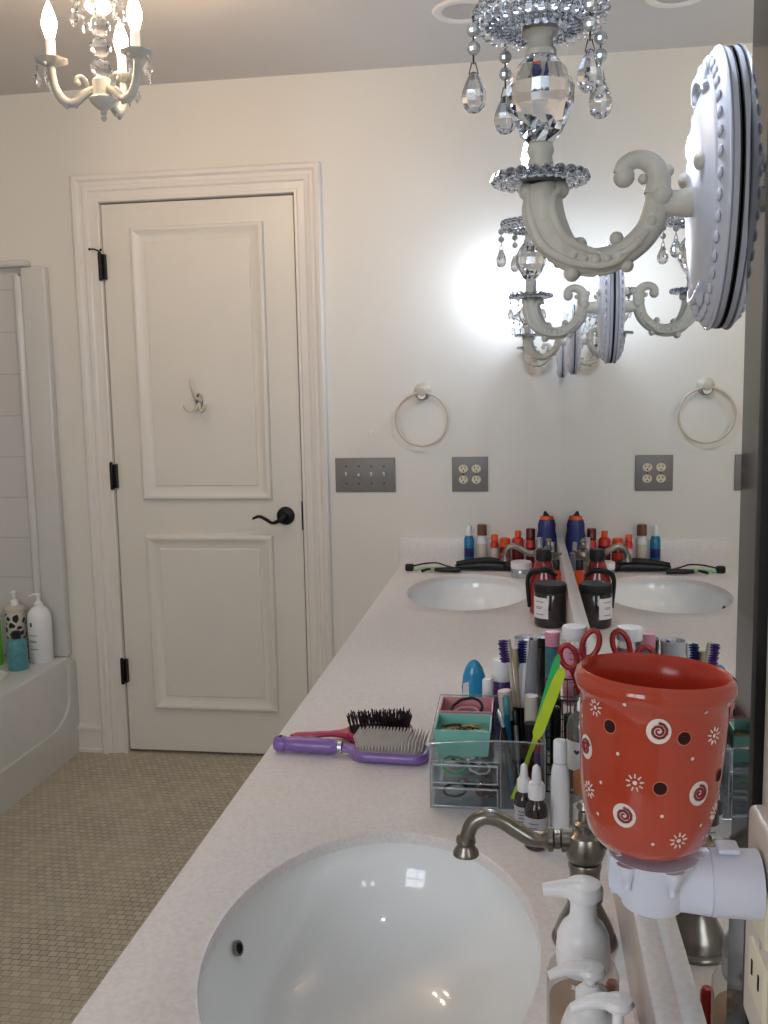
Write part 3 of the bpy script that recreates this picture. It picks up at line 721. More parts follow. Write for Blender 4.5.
# ================================================================== BOTTLES etc. generic
def vessel(name, label, cat, loc, body, bm_, cap=None, cm=None, band=None, bandm=None, group=None, sx=1, sy=1, seg=28, capname='cap', extra=None, rz=0):
    t = thing(name, label, cat, loc, group, rz)
    MB().lathe(body, seg, sx=sx, sy=sy).build('body', bm_, t, 45)
    if cap: MB().lathe(cap, seg, sx=sx if capname == 'lid' else 1, sy=sy if capname == 'lid' else 1).build(capname, cm, t, 40)
    if band:
        r, z0_, z1_, a0, a1 = band; n = 20; vs = []; fs = []
        for z in (z0_, z1_):
            for k in range(n+1):
                a = math.radians(a0+(a1-a0)*k/n); vs.append((r*math.cos(a)*sx, r*math.sin(a)*sy, z))
        fs = [(k, k+1, n+2+k, n+1+k) for k in range(n)]
        lb = MB().use(bandm).add(vs, fs)
        if extra: extra(lb, r)
        lb.build('label', None, t)
    return t
def ink_lines(zs, a0=-100, a1=-70, h=.0012):
    def f(lb, r):
        lb.use(M['ink'])
        for i, z in enumerate(zs):
            e = a1-(i % 3)*4; vs = []; n = 8
            for zz in (z, z+h):
                for k in range(n+1):
                    a = math.radians(a0+(e-a0)*k/n); vs.append(((r+.0003)*math.cos(a), (r+.0003)*math.sin(a), zz))
            lb.add(vs, [(k, k+1, n+2+k, n+1+k) for k in range(n)])
    return f
def pump_head(t, z, L, r=.004, m=None, hr=.010, tilt=-.006, stem=.02):
    m = m or M['white']
    MB().tube([(0, 0, z-stem), (0, 0, z)], r, 12, 1).build('pump_stem', m, t)
    MB().lathe([(0, -.001), (hr*.8, -.001), (hr, .003), (hr*.85, .007), (hr*.4, .009), (0, .0095)], 22, (0, 0, z), sy=.9).tube([(0, 0, z+.003), (-L*.5, 0, z+.004), (-L, 0, z+tilt)], [hr*.62, hr*.45, hr*.30], 14, 5).build('pump_nozzle', m, t)

# soap bottles beside the near basin
t = thing('foam_soap_bottle', 'clear foaming soap bottle with a big white pump beside the near faucet', 'soap bottle', (-.075, .852, CZ))
MB().lathe([(0, 0), (.028, 0), (.0325, .004), (.0335, .02), (.0335, .082), (.031, .090), (.0245, .095), (.024, .098)], 40, wob=lambda a: 1).build('body', M['clear'], t)
MB().lathe([(0, .003), (.027, .003), (.031, .008), (.031, .058), (0, .058)], 36).build('soap_liquid', M['soapliq'], t)
MB().lathe([(.0240, .090), (.0250, .092), (.0250, .112), (.0245, .1125), (.0245, .1135), (.0240, .122), (.0200, .131), (.0140, .137), (.0125, .142), (.0120, .150), (.0125, .158), (0, .159)], 36).build('pump_collar', M['milky'], t)
MB().lathe([(0, .158), (.0145, .158), (.0180, .162), (.0182, .168), (.0160, .1725), (.0100, .1745), (0, .175)], 32).tube([(-.005, 0, .1665), (-.022, 0, .1660), (-.037, 0, .1640)], [.0100, .0078, .0058], 14).build('pump_head', M['milky'], t)
for k, (loc, lb, body) in enumerate((((-.072, .781, CZ), 'white lotion pump bottle between the foaming soap and the camera', M['white']), ((-.056, .712, CZ), 'clear topped pump bottle nearest the camera at the bottom edge', M['clear']))):
    t = thing('pump_bottle', lb, 'soap bottle', loc)
    MB().lathe([(0, 0), (.022, 0), (.026, .004), (.026, .078), (.022, .090), (.013, .097), (.011, .100)], 32).build('body', body, t)
    MB().lathe([(.0115, .096), (.0135, .096), (.0135, .112), (.0095, .116), (.007, .120), (0, .120)], 24).build('pump_collar', M['white'], t)
    pump_head(t, .128+.018*k, .036, .0045, M['milky'] if k else M['white'], .0125, -.004)
tag(MB().lathe([(0, 0), (.006, 0), (.0065, .002), (.0065, .050), (.005, .054), (0, .056)], 20, (-.0445, .887, CZ)).build('red_tube', M['redplas']), 'slim red tube standing against the backsplash behind the foaming soap', 'tube')

# ------------------------------------------------------------------ brushes on the counter
def rr_loft(mb, cx, w0, l0, zs, seg=8):
    """stack of rounded rectangles: zs = (z, inset)"""
    rings = []
    for z, ins in zs: rings.append([(x, y, z) for x, y in rrect(cx-l0/2+ins, cx+l0/2-ins, -w0/2+ins, w0/2-ins, max(.004, min(w0, l0)*.36-ins))])
    n = len(rings[0]); vs = [p for r in rings for p in r]; fs = [tuple(range(n)), tuple((len(rings)-1)*n+k for k in range(n))]
    for i in range(len(rings)-1):
        for k in range(n): fs.append((i*n+k, i*n+(k+1) % n, (i+1)*n+(k+1) % n, (i+1)*n+k))
    mb.add(vs, fs)
b1 = thing('hair_brush', 'violet paddle hair brush with pale grey bristles, in front of the magenta one', 'hair brush', (-.358, 1.566, CZ+.0005), rz=-.06)
mb = MB(); rr_loft(mb, 0, .068, .132, [(.003, .012), (.0015, .006), (.004, .001), (.010, 0), (.016, .001), (.018, .004)]); mb.build('paddle', M['purple'], b1, 50)
mb = MB(); rr_loft(mb, 0, .068, .132, [(.016, .007), (.021, .008), (.024, .014), (.0252, .022)]); mb.build('cushion', M['pad'], b1, 50)
mb = MB()
for i in range(21):
    for j in range(10):
        x = -.056+.112*i/20; y = -.027+.054*j/9
        if (x/.06)**4+(y/.031)**4 > 1: continue
        mb.tube([(x, y, .023), (x*1.08, y*1.14, .043)], .0009, 5, 1).ball((x*1.08, y*1.14, .043), .0014, 6)
tag(mb.build('bristles', M['pins'], b1), kind='stuff')
MB().tube([(-.063, 0, .011), (-.075, 0, .012), (-.086, 0, .014)], [.018, .0135, .0125], 18, 5, flat=.5).build('neck', M['purple'], b1)
MB().lathe([(0, -.095), (.0108, -.095), (.0108, -.088), (0, -.088)], 22, (0, 0, .0145), 'x').build('ferrule', M['silver'], b1)
hp = [(-.096, .0105), (-.102, .0128), (-.112, .0138), (-.122, .0128), (-.132, .0140), (-.144, .0142), (-.156, .0128), (-.168, .0136), (-.180, .0128), (-.190, .0118)]
MB().lathe([(0, -.0955)]+[(r, x) for x, r in hp]+[(0, -.1905)], 24, (0, 0, .0145), 'x').build('handle_grip', M['purple'], b1)
h = MB().lathe([(0, -.190), (.0125, -.190), (.0135, -.194), (.0135, -.206), (.0115, -.211), (0, -.212)], 24, (0, 0, .0145), 'x')
h.use(M['slot']); h.mats = [M['purple'], M['slot']]; h.cur = 1; h.lathe([(0, .0281), (.005, .0282)], 14, (-.200, 0, 0), sx=.7); h.build('handle_end', None, b1)
b2 = thing('hair_brush', 'magenta hair brush with dark bristle tufts, behind the violet one', 'hair brush', (-.394, 1.6635, CZ+.0005), rz=.26)
mb = MB(); rr_loft(mb, 0, .062, .125, [(.002, .012), (.001, .006), (.004, .001), (.010, 0), (.015, .001), (.017, .004)]); mb.build('paddle', M['magenta'], b2, 50)
mb = MB(); rr_loft(mb, 0, .062, .125, [(.015, .006), (.019, .008), (.021, .014)]); mb.build('cushion', M['darkpin'], b2, 50)
mb = MB()
for i in range(18):
    for j in range(9):
        x = -.052+.104*i/17; y = -.024+.048*j/8
        if (x/.058)**4+(y/.030)**4 > 1: continue
        for q in range(2):
            a, c = random.uniform(-.003, .003), random.uniform(-.003, .003)
            mb.tube([(x, y, .020), (x*1.08+a, y*1.12+c, .043+random.uniform(-.002, .002))], .0009, 4, 1)
tag(mb.build('bristles', M['darkpin'], b2), kind='stuff')
MB().tube([(-.058, 0, .010), (-.072, 0, .011), (-.090, 0, .012), (-.120, 0, .012), (-.150, 0, .011), (-.163, 0, .010)], [.020, .013, .010, .0105, .0125, .008], 18, 5, flat=.5).build('handle', M['magenta'], b2)

# ------------------------------------------------------------------ clear drawer organizer
OX0, OX1, OXM, OY0, OY1 = -.272, -.100, -.166, 1.378, 1.56
org = thing('acrylic_organizer', 'clear acrylic organizer with two small drawers beside the brushes', 'organizer', (OX0, OY0, CZ))
W, Dp, Wm = OX1-OX0, OY1-OY0, OXM-OX0
t_ = .0025
f = MB()
f.box(0, W, 0, Dp, .0002, t_).box(0, Wm, 0.004, Dp, .0365, .0390).box(0, Wm, 0.002, Dp, .0720, .0745)
f.box(0, t_, 0, Dp, t_, .104).box(Wm-t_, Wm, 0, Dp, t_, .100).box(W-t_, W, 0, Dp, t_, .108).box(0, W, Dp-t_, Dp, t_, .118)
f.box(Wm, W, 0, t_, t_, .104)
f.build('case', M['acryl'], org, 0)
pts = [(t_/2, -.001, .098), (.03, -.004, .1045), (.07, -.006, .108), (.11, -.006, .109), (.15, -.003, .108), (W-t_/2, 0, .107)]
fr = MB(); n = 12; vs = []
for k in range(n+1):
    u = k/n; x = u*W; zt = .100+.009*math.sin(u*PI*.8); yb = -.005*math.sin(u*PI)
    vs += [(x, yb, .0745), (x, yb, zt), (x, yb+.002, .0745), (x, yb+.002, zt)]
fs = []
for k in range(n):
    a, b_ = 4*k, 4*k+4; fs += [(a, b_, b_+1, a+1), (a+2, b_+2, b_+3, a+3), (a+1, b_+1, b_+3, a+3), (a, b_, b_+2, a+2)]
fs += [(0, 1, 3, 2), (4*n, 4*n+1, 4*n+3, 4*n+2)]
fr.add(vs, fs).build('curved_tray_front', M['acryl'], org)
ed = MB().tube([(k/n*W, -.005*math.sin(k/n*PI)+.001, .1005+.009*math.sin(k/n*PI*.8)) for k in range(n+1)], .0013, 8, 1)
ed.tube([(0, 0, .104), (0, Dp, .118), (W, Dp, .118), (W, 0, .108)], .0012, 8, 1).tube([(0, 0, .001), (0, 0, .104)], .0012, 8, 1).tube([(Wm, 0, .001), (Wm, 0, .108)], .0012, 8, 1).tube([(W, 0, .001), (W, 0, .107)], .0012, 8, 1).tube([(0, -.001, .0745), (Wm, -.001, .0745)], .0012, 8, 1).tube([(0, 0, .0015), (W, 0, .0015)], .0012, 8, 1).tube([(Wm, .002, .108), (Wm, Dp, .102)], .001, 8, 1)
ed.build('edge_shine', M['edgeshine'], org)  # thin whitened tubes draw the bright edge lines
for z in (.0035, .0400):
    dr = MB().box(.004, Wm-.004, -.001, .0015, z, z+.031).box(.004, .006, 0, Dp-.01, z, z+.026).box(Wm-.006, Wm-.004, 0, Dp-.01, z, z+.026).box(.004, Wm-.004, 0, Dp-.01, z, z+.0015).box(.004, Wm-.004, Dp-.012, Dp-.01, z, z+.026)
    dr = dr.build('drawer', M['acryl'], org, 0)
    MB().box(.004, Wm-.004, -.0040, -.001, z+.0275, z+.031, .0006).box(.004, Wm-.004, -.0035, -.001, z, z+.0022, .0006).box(.0035, .0055, -.003, -.001, z, z+.031).box(Wm-.0055, Wm-.0035, -.003, -.001, z, z+.031).build('drawer_lip', M['edgeshine'], dr)
    MB().box(Wm/2-.012, Wm/2+.012, -.009, -.001, z+.012, z+.016, .001).build('pull', M['acryl'], dr)
# hair ties in the drawers
def ring(name, label, c, r, th, m, tilt, group, sq=1):
    T = Matrix.Translation(c) @ Matrix.Rotation(tilt[0], 4, 'X') @ Matrix.Rotation(tilt[1], 4, 'Y')
    mb = MB(); mb.T = T
    mb.tube([(r*math.cos(2*PI*k/16), r*sq*math.sin(2*PI*k/16), .001*math.sin(3*k)) for k in range(16)], th, 8, 3, True)
    return tag(mb.build(name, m), label, 'hair tie', group)
ring('hair_tie', 'green hair tie loop in the upper drawer', (-.238, 1.405, .808), .018, .0020, M['green'], (.9, .1), 'hair ties in the drawers', .7)
ring('hair_tie', 'pale grey hair tie in the upper drawer', (-.200, 1.410, .804), .017, .0018, M['pins'], (.6, .3), 'hair ties in the drawers', .7)
ring('hair_tie', 'dark hair tie at the left of the lower drawer', (-.236, 1.405, .768), .018, .0022, M['blackpl'], (.7, -.2), 'hair ties in the drawers', .6)
ring('hair_tie', 'dull green hair tie in the middle of the lower drawer', (-.218, 1.432, .768), .016, .0020, M['cord'], (.6, .2), 'hair ties in the drawers', .7)
ring('hair_tie', 'dark red hair tie at the right of the lower drawer', (-.190, 1.408, .766), .014, .0024, M['darkred'], (.6, .1), 'hair ties in the drawers', .6)
ring('hair_tie', 'black hair tie lying deep at the back of the lower drawer', (-.205, 1.470, .760), .020, .0030, M['blackpl'], (.15, 0), 'hair ties in the drawers', .8)
ring('hair_tie', 'dark hair tie bunched deep at the back of the upper drawer', (-.225, 1.460, .798), .020, .0026, M['navy'], (.2, .1), 'hair ties in the drawers', .8)
# bins in the tray
def bin_(name, label, x0, x1, y0, y1, z0_, z1_, m):
    fl = .003; w_ = .002; dx = .004
    def rect(ins, z): return [(x0+ins, y0+ins, z), (x1-ins, y0+ins, z), (x1-ins, y1-ins, z), (x0+ins, y1-ins, z)]
    R_ = [rect(dx, z0_), rect(0, z1_), rect(w_, z1_), rect(dx+w_, z0_+fl)]
    vs = [p for r in R_ for p in r]; fs = [(0,1,2,3), (12,13,14,15)]
    for i in range(3):
        for k in range(4): fs.append((i*4+k, i*4+(k+1) % 4, i*4+4+(k+1) % 4, i*4+4+k))
    return tag(MB().add(vs, fs).build(name, m, None, 30), label, 'storage bin')
bin_('storage_bin', 'small mint green bin of hair pins at the front of the organizer', -.2665, -.181, 1.386, 1.462, .8285, .8695, M['teal'])
bin_('storage_bin', 'small dusty pink bin of hair elastics behind the mint green one', -.2665, -.181, 1.472, 1.545, .8265, .870, M['pink'])
for k in range(22):
    x, y = random.uniform(-.246, -.200), random.uniform(1.405, 1.445); a = random.uniform(0, PI); L = .019; z = .856+random.uniform(-.003, .006)
    dx, dy = L*math.cos(a)*.8, L*math.sin(a)*.6; e = random.uniform(-.004, .004)
    x = min(max(x, -.259+abs(dx)), -.189-abs(dx)); y = min(max(y, 1.393+abs(dy)), 1.455-abs(dy))
    tag(MB().tube([(x-dx, y-dy, z-e), (x+dx*.2, y+dy*.2, z+.0015), (x+dx, y+dy, z+e), (x+dx*.2, y+dy*.2+.002, z+.0005), (x-dx, y-dy+.0022, z-e)], .0012, 5, 3).build('hair_pin', M['gold'] if k % 3 else M['blackpl']), ('small brass coloured' if k % 3 else 'small black')+' hair pin lying in the mint green bin', 'hair pin', 'brass pins in the mint bin' if k % 3 else 'black pins in the mint bin')
tag(MB().box(-.262, -.186, 1.393, 1.455, .8325, .850, .004).build('pin_card', M['beige']), 'pale card packet filling the mint green bin under the pins', 'packet')
ring('hair_elastic', 'thick black hair elastic arching out of the pink bin', (-.224, 1.508, .862), .026, .0024, M['blackpl'], (.65, -.25), 'elastics in the pink bin', .8)
ring('hair_elastic', 'pink hair elastic lying in the pink bin', (-.226, 1.508, .852), .022, .0026, M['pink'], (.4, -.1), 'elastics in the pink bin', .8)
ring('hair_elastic', 'light blue hair elastic at the right of the pink bin', (-.208, 1.506, .850), .017, .0030, M['bluepl'], (.3, .1), 'elastics in the pink bin', .8)

# combs and pens in the open compartment
def comb(label, p0, p1, w_, m, y):
    A, B = Vector((p0[0], y, p0[1])), Vector((p1[0], y, p1[1])); L = (B-A).length; d = (B-A).normalized(); n_ = Vector((-d.z, 0, d.x))
    poly = []
    prof_ = [(0, .32), (.35, .42), (.47, .55), (.50, 1.0), (.55, 1.1), (.90, 1.05), (.97, .85), (1, .3)]
    for t, k in prof_: q = A+d*L*t-n_*w_*k*.5; poly.append((q.x, q.z))
    for t, k in prof_[::-1]: q = A+d*L*t+n_*w_*k*.5; poly.append((q.x, q.z))
    return tag(MB().prism(poly, y-.0013, y+.0013, 'y').build('comb', m), label, 'comb', 'combs in the organizer')
comb('lime yellow plastic comb leaning out of the organizer', (-.149, .762), (-.074, .968), .015, M['lime'], 1.395)
comb('green plastic comb just behind the lime yellow one', (-.140, .760), (-.080, .985), .011, M['green'], 1.405)
def stick(name, label, cat, p0, p1, r, m, group=None, tip=None):
    t = thing(name, label, cat, p0, group); v = Vector(p1)-Vector(p0)
    MB().tube([(0, 0, 0), tuple(v*.8)], r, 12, 1).build('barrel', m, t)
    MB().tube([tuple(v*.8), tuple(v*.97), tuple(v)], [r*1.08, r*1.08, r*.6], 12, 1).build('cap', tip or m, t)
    return t
stick('pen', 'slim black eyeliner pen leaning left of the combs', 'pen', (-.135, 1.420, .757), (-.170, 1.420, .893), .0035, M['blackpl'], None, M['silver'])
stick('pen', 'purple pen standing right of the combs in the organizer', 'pen', (-.110, 1.405, .757), (-.112, 1.408, .852), .005, M['deeppurple'], None, M['magenta'])
stick('pen', 'teal cosmetic pencil beside the black eyeliner pen', 'pen', (-.150, 1.445, .757), (-.160, 1.452, .905), .005, M['blue'], None, M['tealbottle'])
stick('pen', 'silver cosmetic pencil between the black pen and the toothbrush cup', 'pen', (-.138, 1.452, .757), (-.146, 1.460, .880), .004, M['silver'], None, M['blackpl'])

# toothbrush cup and brushes
CX, CY_ = -.138, 1.605
CX, CY_ = -.135, 1.500
# the organizer's rear right corner holds dark tubes; a smoked cup holds the toothbrushes
cup = thing('toothbrush_cup', 'dark smoked cup of toothbrushes inside the back of the clear organizer', 'cup', (CX, CY_, CZ+.0028))
MB().lathe([(0, 0), (.022, 0), (.026, .125), (.0248, .125), (.021, .002), (0, .002)], 32).build('cup_body', M['smoke'], cup)
def toothbrush(label, base, tipp, m, bm_, face):
    t = thing('toothbrush', label, 'toothbrush', base, 'toothbrushes in the smoked cup'); v = Vector(tipp)-Vector(base)
    MB().tube([(0, 0, 0), tuple(v*.35), tuple(v*.7), tuple(v*.85), tuple(v*.93), tuple(v)], [.0035, .0045, .0032, .0035, .0058, .0045], 12, 4).build('handle', m, t)
    b = MB(); fx, fy = face
    L = v.length; d = v.normalized(); side = d.cross(Vector((fx, fy, 0))).normalized(); fr_ = Vector((fx, fy, 0))
    for i in range(9):
        for j in (-1, 0, 1):
            p = v*.845+d*(L*.018*i)+side*(j*.0034); q = p+fr_*(.0135+(.0015 if i % 2 else 0))
            b.tube([tuple(p+fr_*.002), tuple(q)], .0016, 6, 1)
    b.build('bristles', bm_, t)
    return t
toothbrush('white toothbrush with purple bristles, leftmost in the cup', (CX+.002, CY_-.006, CZ+.006), (-.158, 1.494, .984), M['beige'], M['deeppurple'], (-.85, -.5))
toothbrush('white toothbrush with blue bristles, right one in the cup', (CX-.006, CY_+.004, CZ+.006), (-.127, 1.500, .982), M['white'], M['navy'], (-.80, -.55))
toothbrush('toothbrush seen from its tan back, middle of the cup', (CX+.003, CY_-.010, CZ+.006), (-.146, 1.484, .972), M['olive'], M['pins'], (.1, .99))
def ctube(label, x, y, lean, top, m, cm, r=.0115, z0_=CZ+.003):
    t = thing('cosmetic_tube', label, 'cosmetic tube', (x, y, z0_), 'dark cosmetic tubes behind the combs'); h = top-z0_
    MB().tube([(0, 0, 0), (lean*.7, 0, h*.7)], [r, r*.95], 18, 1).build('body', m, t)
    MB().tube([(lean*.7, 0, h*.7), (lean, 0, h)], [r*1.05, r*1.02], 20, 1).build('cap', cm, t)
ctube('dark tube with a beige cap tilted left of the toothbrushes', -.146, 1.467, -.016, .908, M['amber'], M['beige'], .0105)
ctube('dark tube with an upright beige cap in front of the toothbrushes', -.120, 1.464, 0, .902, M['amber'], M['beige'], .0105)
ctube('short dark tube with a black cap behind the green comb', -.122, 1.434, 0, .868, M['darkred'], M['blackpl'], .0095)

# wire basket with scissors
bk = thing('wire_basket', 'black wire desk basket beside the mirror behind the red warmer', 'basket', (-.0665, 1.505, CZ))
wb = MB(); hx, hy, hz = .030, .055, .150
for z in (.002, .03, .06, .09, .12, .15):
    wb.tube([(-hx, -hy, z), (hx, -hy, z), (hx, hy, z), (-hx, hy, z)], .0016 if z in (.15, .002) else .0009, 6, 1, True)
for k in range(6):
    x = -hx+2*hx*k/5
    for y in (-hy, hy): wb.tube([(x, y, .002), (x, y, .15)], .0009, 5, 1)
    wb.tube([(x, -hy, .002), (x, hy, .002)], .0009, 5, 1)
for k in range(1, 8):
    y = -hy+2*hy*k/8
    for x in (-hx, hx): wb.tube([(x, y, .002), (x, y, .15)], .0009, 5, 1)
wb.build('wire_frame', M['blackpl'], bk)
for i, (x, y, h, m, cm, lb) in enumerate(((-.082, 1.468, .135, 'blackpl', 'blackpl', 'black cosmetic stick at the left front of the wire basket'), (-.062, 1.466, .125, 'darkred', 'blackpl', 'dark red cosmetic stick at the front of the wire basket'), (-.080, 1.492, .142, 'deeppurple', 'blackpl', 'purple cosmetic stick in the middle of the wire basket'), (-.082, 1.535, .138, 'brown', 'blackpl', 'brown cosmetic stick at the back of the wire basket'))):
    stick('cosmetic_stick', lb, 'cosmetic stick', (x, y, CZ+.004), (x, y, CZ+h), .0075, M[m], 'cosmetics in the wire basket', M[cm])
scs = thing('scissors', 'red handled scissors standing handles up in the wire basket', 'scissors', (-.048, 1.515, CZ+.006))
def loop(cx, cz, rx, rz_, tilt, y):
    pts = []
    for k in range(18):
        a = 2*PI*k/18; u, v = rx*math.cos(a), rz_*math.sin(a)
        pts.append((cx+u*math.cos(tilt)-v*math.sin(tilt), y, cz+u*math.sin(tilt)+v*math.cos(tilt)))
    return pts
o_ = (-.048, 1.515, CZ+.006)
MB().tube(loop(-.013, .196, .0125, .019, .30, -.001), .0046, 10, 2, True).tube([(-.007, -.001, .176), (0, -.001, .155), (.004, -.001, .135)], [.006, .005, .004], 10).build('handle', M['redplas'], scs)
MB().tube(loop(.022, .216, .0125, .023, -.30, .003), .0046, 10, 2, True).tube([(.014, .003, .194), (.004, .003, .165), (0, .003, .135)], [.006, .005, .004], 10).build('handle', M['redplas'], scs)
for s_ in (-1, 1): MB().prism([(-.004*s_, .150), (.005*s_, .148), (.002*s_, .002), (0, .002)], .0012*s_, .0026*s_, 'y').build('blade', M['chrome'], scs)

# tall things behind the organizer
vessel('pill_jar', 'tall pinkish jar with a white ribbed lid beside the scissors', 'jar', (-.0475, 1.592, CZ), [(0, 0), (.018, 0), (.0195, .003), (.0195, .205), (.017, .212), (0, .212)], M['clear'], [(0, .212), (.0208, .212), (.0212, .214), (.0212, .230), (.0195, .233), (0, .2335)], M['white'], (.0197, .10, .200, 180, 360), M['pinkcap'], capname='lid', extra=ink_lines((.19, .18, .17, .15, .14), -120, -60))
vessel('pink_cap_bottle', 'slim bottle with a pale pink cap left of the white lidded jar', 'bottle', (-.0830, 1.635, CZ), [(0, 0), (.0115, 0), (.0125, .003), (.0125, .185), (0, .187)], M['tealbottle'], [(0, .187), (.0125, .187), (.0125, .212), (0, .213)], M['pinkcap'])
vessel('black_cap_bottle', 'dark bottle with a black cap standing behind the pink capped one', 'bottle', (-.090, 1.700, CZ), [(0, 0), (.019, 0), (.020, .003), (.020, .168), (0, .170)], M['amber'], [(0, .170), (.0205, .170), (.0205, .186), (0, .187)], M['blackpl'])
t = thing('clear_cup', 'tall translucent white plastic cup behind the toothbrushes', 'cup', (-.128, 1.660, CZ))
MB().lathe([(0, 0), (.016, 0), (.0205, .191), (.0215, .193), (.0205, .194), (.0190, .191), (.015, .003), (0, .003)], 32).build('cup_body', thin('frosted cup plastic', (225,228,232), 1, haze=.6, hz=(240,241,244)), t)
stick('toothbrush', 'white stick with a blue tip inside the tall translucent cup', 'toothbrush', (-.131, 1.660, CZ+.006), (-.119, 1.655, .945), .0045, M['white'], None, M['navy'])
vessel('white_cap_bottle', 'purple bottle with a wide white cap left of the tall cup', 'bottle', (-.170, 1.625, CZ), [(0, 0), (.0165, 0), (.0175, .003), (.0175, .118), (.015, .126), (0, .127)], M['deeppurple'], [(0, .127), (.0172, .127), (.0172, .160), (.0155, .163), (0, .1635)], M['white'])
vessel('small_bottle', 'small bottle with a narrow white cap between the blue bottle and the wide white cap', 'bottle', (-.1930, 1.590, CZ), [(0, 0), (.011, 0), (.012, .002), (.012, .100), (.009, .106), (0, .107)], M['deeppurple'], [(0, .107), (.0095, .107), (.0095, .136), (.007, .139), (0, .1395)], M['white'])
t = thing('blue_bottle', 'glossy bright blue bottle with a pointed top behind the pink bin', 'bottle', (-.226, 1.760, CZ))
MB().lathe([(0, 0), (.019, 0), (.021, .004), (.0225, .03), (.0235, .070), (.021, .092), (.016, .108), (.009, .119), (.004, .1225), (0, .123)], 32, sy=.65).build('body', M['bluepl'], t)
MB().prism([(-.0215, .045), (-.009, .045), (-.009, .084), (-.0195, .080)], -.0152, -.0138, 'y').build('label', M['label'], t)

# near group between organizer and faucet
def dropper(label, loc, h, s=1):
    t = thing('dropper_bottle', label, 'dropper bottle', loc, 'dropper bottles by the near faucet')
    MB().lathe([(0, 0), (.0145*s, 0), (.0165*s, .002), (.0165*s, h*.46), (.0145*s, h*.54), (.009*s, h*.60), (.008*s, h*.64)], 28).build('body', M['amber'], t)
    lb = MB().use(M['greylabel']); n = 24
    vs = [((.0168*s)*math.cos(2*PI*k/n), (.0168*s)*math.sin(2*PI*k/n), z) for z in (h*.10, h*.40) for k in range(n)]
    lb.add(vs, [(k, (k+1) % n, n+(k+1) % n, n+k) for k in range(n)])
    ink_lines([h*.33, h*.28, h*.23, h*.18], -125, -80)(lb, .0168*s); lb.build('label', None, t)
    MB().lathe([(0, h*.60), (.0112*s, h*.60), (.0115*s, h*.76), (.009*s, h*.79), (0, h*.79)], 28, wob=lambda a: 1+.02*math.cos(20*a)).build('collar', M['white'], t)
    MB().lathe([(0, h*.78), (.0068*s, h*.78), (.0062*s, h*.90), (.0052*s, h*.97), (.002*s, h), (0, h)], 20).build('rubber_bulb', M['white'], t)
dropper('dark dropper bottle with a grey label, closest to the faucet spout', (-.114, 1.268, CZ), .118)
dropper('shorter dropper bottle half hidden behind the closest one', (-.131, 1.316, CZ), .100, .85)
vessel('white_tube_bottle', 'slim white bottle with a ribbed cap beside the dropper bottles', 'bottle', (-.0815, 1.285, CZ), [(0, 0), (.0120, 0), (.0130, .003), (.0130, .09), (.0115, .108), (.009, .115), (0, .116)], M['white'], [(0, .116), (.0095, .1165), (.0095, .146), (.0080, .148), (0, .148)], M['white'])
def heart(lb, r):
    lb.use(M['ink']); z = .113
    pts = []
    for k in range(20):
        q = 2*PI*k/20; hx_ = 16*math.sin(q)**3/16*.0042; hz_ = (13*math.cos(q)-5*math.cos(2*q)-2*math.cos(3*q)-math.cos(4*q))/16*.004
        a = math.radians(248)+hx_/r; pts.append(((r+.0004)*math.cos(a), (r+.0004)*math.sin(a), z+hz_))
    lb.add(pts, [tuple(range(20))])
vessel('heart_bottle', 'clear bottle with a small dark heart on its white label behind the cork jar', 'bottle', (-.0485, 1.352, CZ), [(0, 0), (.020, 0), (.022, .003), (.022, .145), (.019, .158), (.010, .166), (.007, .170)], M['clear'], [(0, .168), (.0068, .168), (.0068, .180), (.0045, .184), (.0045, .187), (0, .188)], M['milky'], (.0222, .085, .128, 190, 330), M['label'], extra=heart)
vessel('cork_jar', 'small glass jar with a brown cork stopper beside the heart bottle', 'jar', (-.0470, 1.298, CZ), [(0, 0), (.016, 0), (.018, .003), (.018, .062), (.0155, .070), (.0155, .076)], M['clear'], [(0, .068), (.0150, .068), (.0162, .078), (.0168, .095), (.0150, .097), (0, .097)], M['cork'], capname='stopper')
vessel('white_powder', 'white powder filling the small cork stoppered jar', 'powder', (-.0470, 1.298, CZ+.0035), [(0, 0), (.015, 0), (.0165, .003), (.0165, .045), (0, .050)], M['white'])

# ------------------------------------------------------------------ group by the far basin
jar = thing('candle_jar', 'large black jar with a black lid and white label by the mirror', 'candle', (-.0655, 2.535, CZ))
MB().lathe([(0, 0), (.038, 0), (.0415, .003), (.0425, .008), (.0425, .092), (.040, .096), (0, .096)], 40).build('body', M['amber'], jar)
MB().lathe([(0, .094), (.0432, .094), (.0438, .097), (.0438, .112), (.041, .1155), (0, .116)], 40).build('lid', M['softblack'], jar)
lb = MB().use(M['label']); n = 12
vs = [(.0428*math.cos(a), .0428*math.sin(a), z) for z in (.026, .082) for a in [math.radians(182+80*k/n) for k in range(n+1)]]
lb.add(vs, [(k, k+1, n+2+k, n+1+k) for k in range(n)]); ink_lines([.070, .056, .052, .036], 212, 245, .0016)(lb, .0429); lb.build('label', None, jar)
rb = thing('handled_bottle', 'red liquid bottle with a black cap and black handle behind the candle jar', 'bottle', (-.080, 2.675, CZ))
MB().lathe([(0, 0), (.036, 0), (.040, .004), (.040, .085), (.036, .105), (.026, .135), (.019, .155), (0, .156)], 32, sy=.8).build('body', mat('dark red liquid', (150,36,42), .15, coat=.5), rb)
MB().lathe([(0, .152), (.0215, .152), (.022, .156), (.0215, .180), (.018, .184), (0, .185)], 28).build('cap', M['softblack'], rb)
MB().tube([(-.040, -.010, .02), (-.045, -.012, .09), (-.036, -.022, .118), (-.012, -.030, .128), (.012, -.030, .128), (.034, -.020, .112)], [.005, .006, .007, .007, .007, .005], 12).build('handle', M['softblack'], rb)
